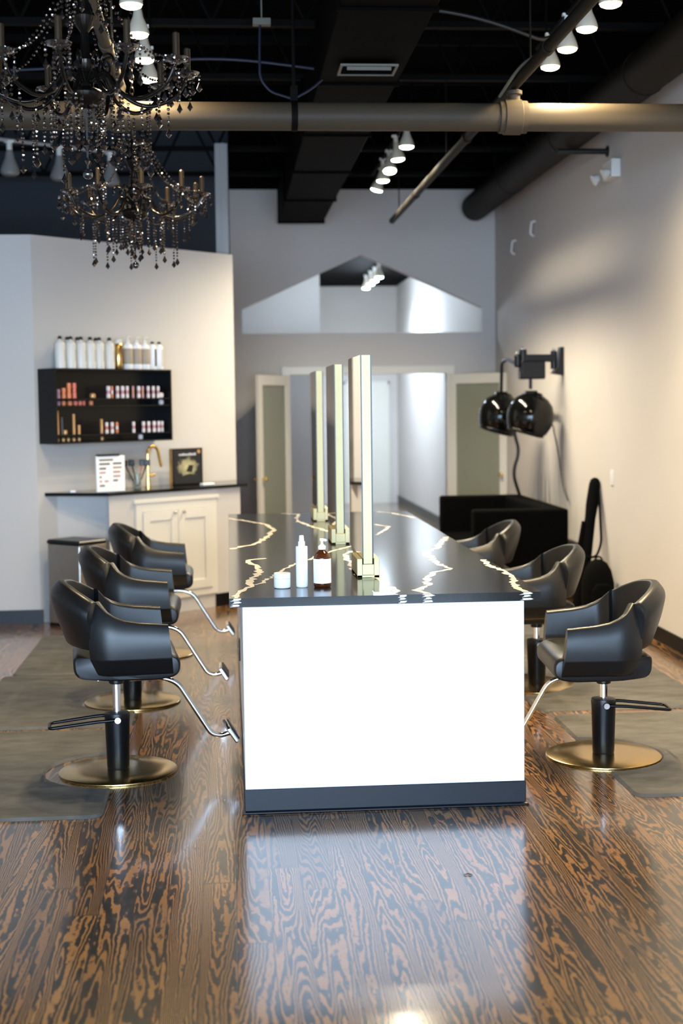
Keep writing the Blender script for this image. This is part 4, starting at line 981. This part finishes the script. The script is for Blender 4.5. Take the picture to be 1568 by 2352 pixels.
sf = thing('sofa', 'boxy black two-seat sofa against the right wall under the hood dryers', 'sofa', (2.09, 12.05, 0))
B().b2((.0, .0, .06), (.83, .16, .80)).build('armrest', M['black_upholstery'], sf, bevel=.025)
B().b2((.0, 1.86, .06), (.83, 2.02, .80)).build('armrest', M['black_upholstery'], sf, bevel=.025)
B().b2((.63, .165, .06), (.83, 1.855, .80)).build('backrest', M['black_upholstery'], sf, bevel=.025)
B().b2((.02, .165, .06), (.625, 1.855, .28)).build('seat_base', M['black_upholstery'], sf, bevel=.01)
for y in (.17, 1.015): B().b2((.01, y, .285), (.625, y+.835, .45)).build('seat_cushion', M['black_upholstery'], sf, bevel=.03)
for x in (.05, .75):
    for y in (.05, 1.95): B().b2((x, y-.02, 0), (x+.04, y+.02, .06)).build('leg', M['black_plastic'], sf, flat=True)

gb = thing('instrument_bag', 'long narrow black bag with a shoulder strap leaning on the right wall', 'bag', (2.80, 11.25, 0))
p0 = Vector((0, 0, .0)); p1 = Vector((.235, .35, 1.085))
v = p1-p0; body = [p0 + v*q for q in (0, .02, .3, .34, .7, .80, .95, .985, 1)]
B().tube(body, [.045, .055, .058, .055, .045, .052, .047, .038, .02], 12).build('bag_body', M['black_cloth'], gb)
B().tube(fillet([p0+v*.93+Vector((.03, -.02, 0)), p0+v*.78+Vector((.05, -.07, 0)), p0+v*.55+Vector((.09, -.10, -.03)), p0+v*.45+Vector((.06, -.10, -.03)), p0+v*.42+Vector((.0, -.05, 0))], .08), .010, 8).build('shoulder_strap', M['black_cloth'], gb)
B().tube([p0+v*.80+Vector((-.055, -.01, 0)), p0+v*.30+Vector((-.075, -.03, 0))][:2] if False else [p0+v*.68+Vector((-.06, -.02, 0)), p0+v*.42+Vector((-.075, -.03, 0))], .014, 8).build('side_handle', M['black_cloth'], gb)
bp_ = thing('backpack', 'rounded black backpack on the floor below the long bag', 'bag', (2.92, 11.08, 0))
rings = []
for z, wx, wy in ((.0, .09, .10), (.015, .118, .135), (.15, .13, .15), (.28, .128, .145), (.38, .105, .12), (.44, .07, .085), (.465, .03, .04)):
    rings.append([(wx*math.cos(a), wy*math.sin(a), z) for a in [2*PI*q/24 for q in range(24)]])
B().loft(rings).build('bag_body', M['black_cloth'], bp_)
B().tube([(-.04+.04*math.cos(a)*.7+.04, -.02, .46+.03*math.sin(a)) for a in [PI*q/10 for q in range(11)]], .008, 8).build('top_handle', M['black_cloth'], bp_)
B().loft([[(wx, y, z) for wx, z in ((-.08, .06), (-.09, .22), (-.05, .29), (.05, .29), (.09, .22), (.08, .06))] for y in (-.135, -.17)]).build('front_pocket', M['black_cloth'], bp_, bevel=.02)

sw = thing('light_switch', 'small white switch plate on the right wall above the long bag', 'switch', (XR, 11.2, 1.11))
B().b2((-.008, -.04, -.06), (-.0005, .04, .06)).build('switch_plate', M['offwhite_plastic'], sw, bevel=.002)
B().b2((-.013, -.016, -.032), (-.008, .016, .032)).build('rocker', M['offwhite_plastic'], sw, bevel=.002)
em = thing('emergency_light', 'white emergency light with two lamp heads high on the right wall', 'light', (XR, 11.12, 3.53))
B().b2((-.075, -.14, -.07), (-.0005, .14, .07)).build('housing', M['offwhite_plastic'], em, bevel=.008)
for y in (-.15, .15):
    q = Vector((-.09, y, -.03)); B().lathe([(.012, .0), (.03, .015), (.045, .06), (.0, .062)], q, 18, Matrix.Rotation(-2.1, 3, 'Y')).build('lamp_head', M['offwhite_plastic'], em)
for i, (y, z, lb) in enumerate(((14.05, 3.50, 'small white hook high on the right wall, nearer one'), (15.0, 3.42, 'small white hook high on the right wall, farther one'))):
    tag(B().tube(fillet([(XR, y, z), (XR-.04, y, z), (XR-.05, y+.02, z-.12), (XR-.01, y+.03, z-.14)], .03), .010, 8).build('wall_hook', M['offwhite_plastic']), lb, 'hook', 'wall hooks')

tag(B().tube([(.833, 5.062, .0022), (.842, 5.058, .004), (.850, 5.061, .0045), (.858, 5.056, .004), (.866, 5.059, .0022)], [.001, .0022, .0026, .0022, .001], 8).build('twig', M['cable_black']), 'tiny dark scrap on the wooden floor in the foreground', 'debris')
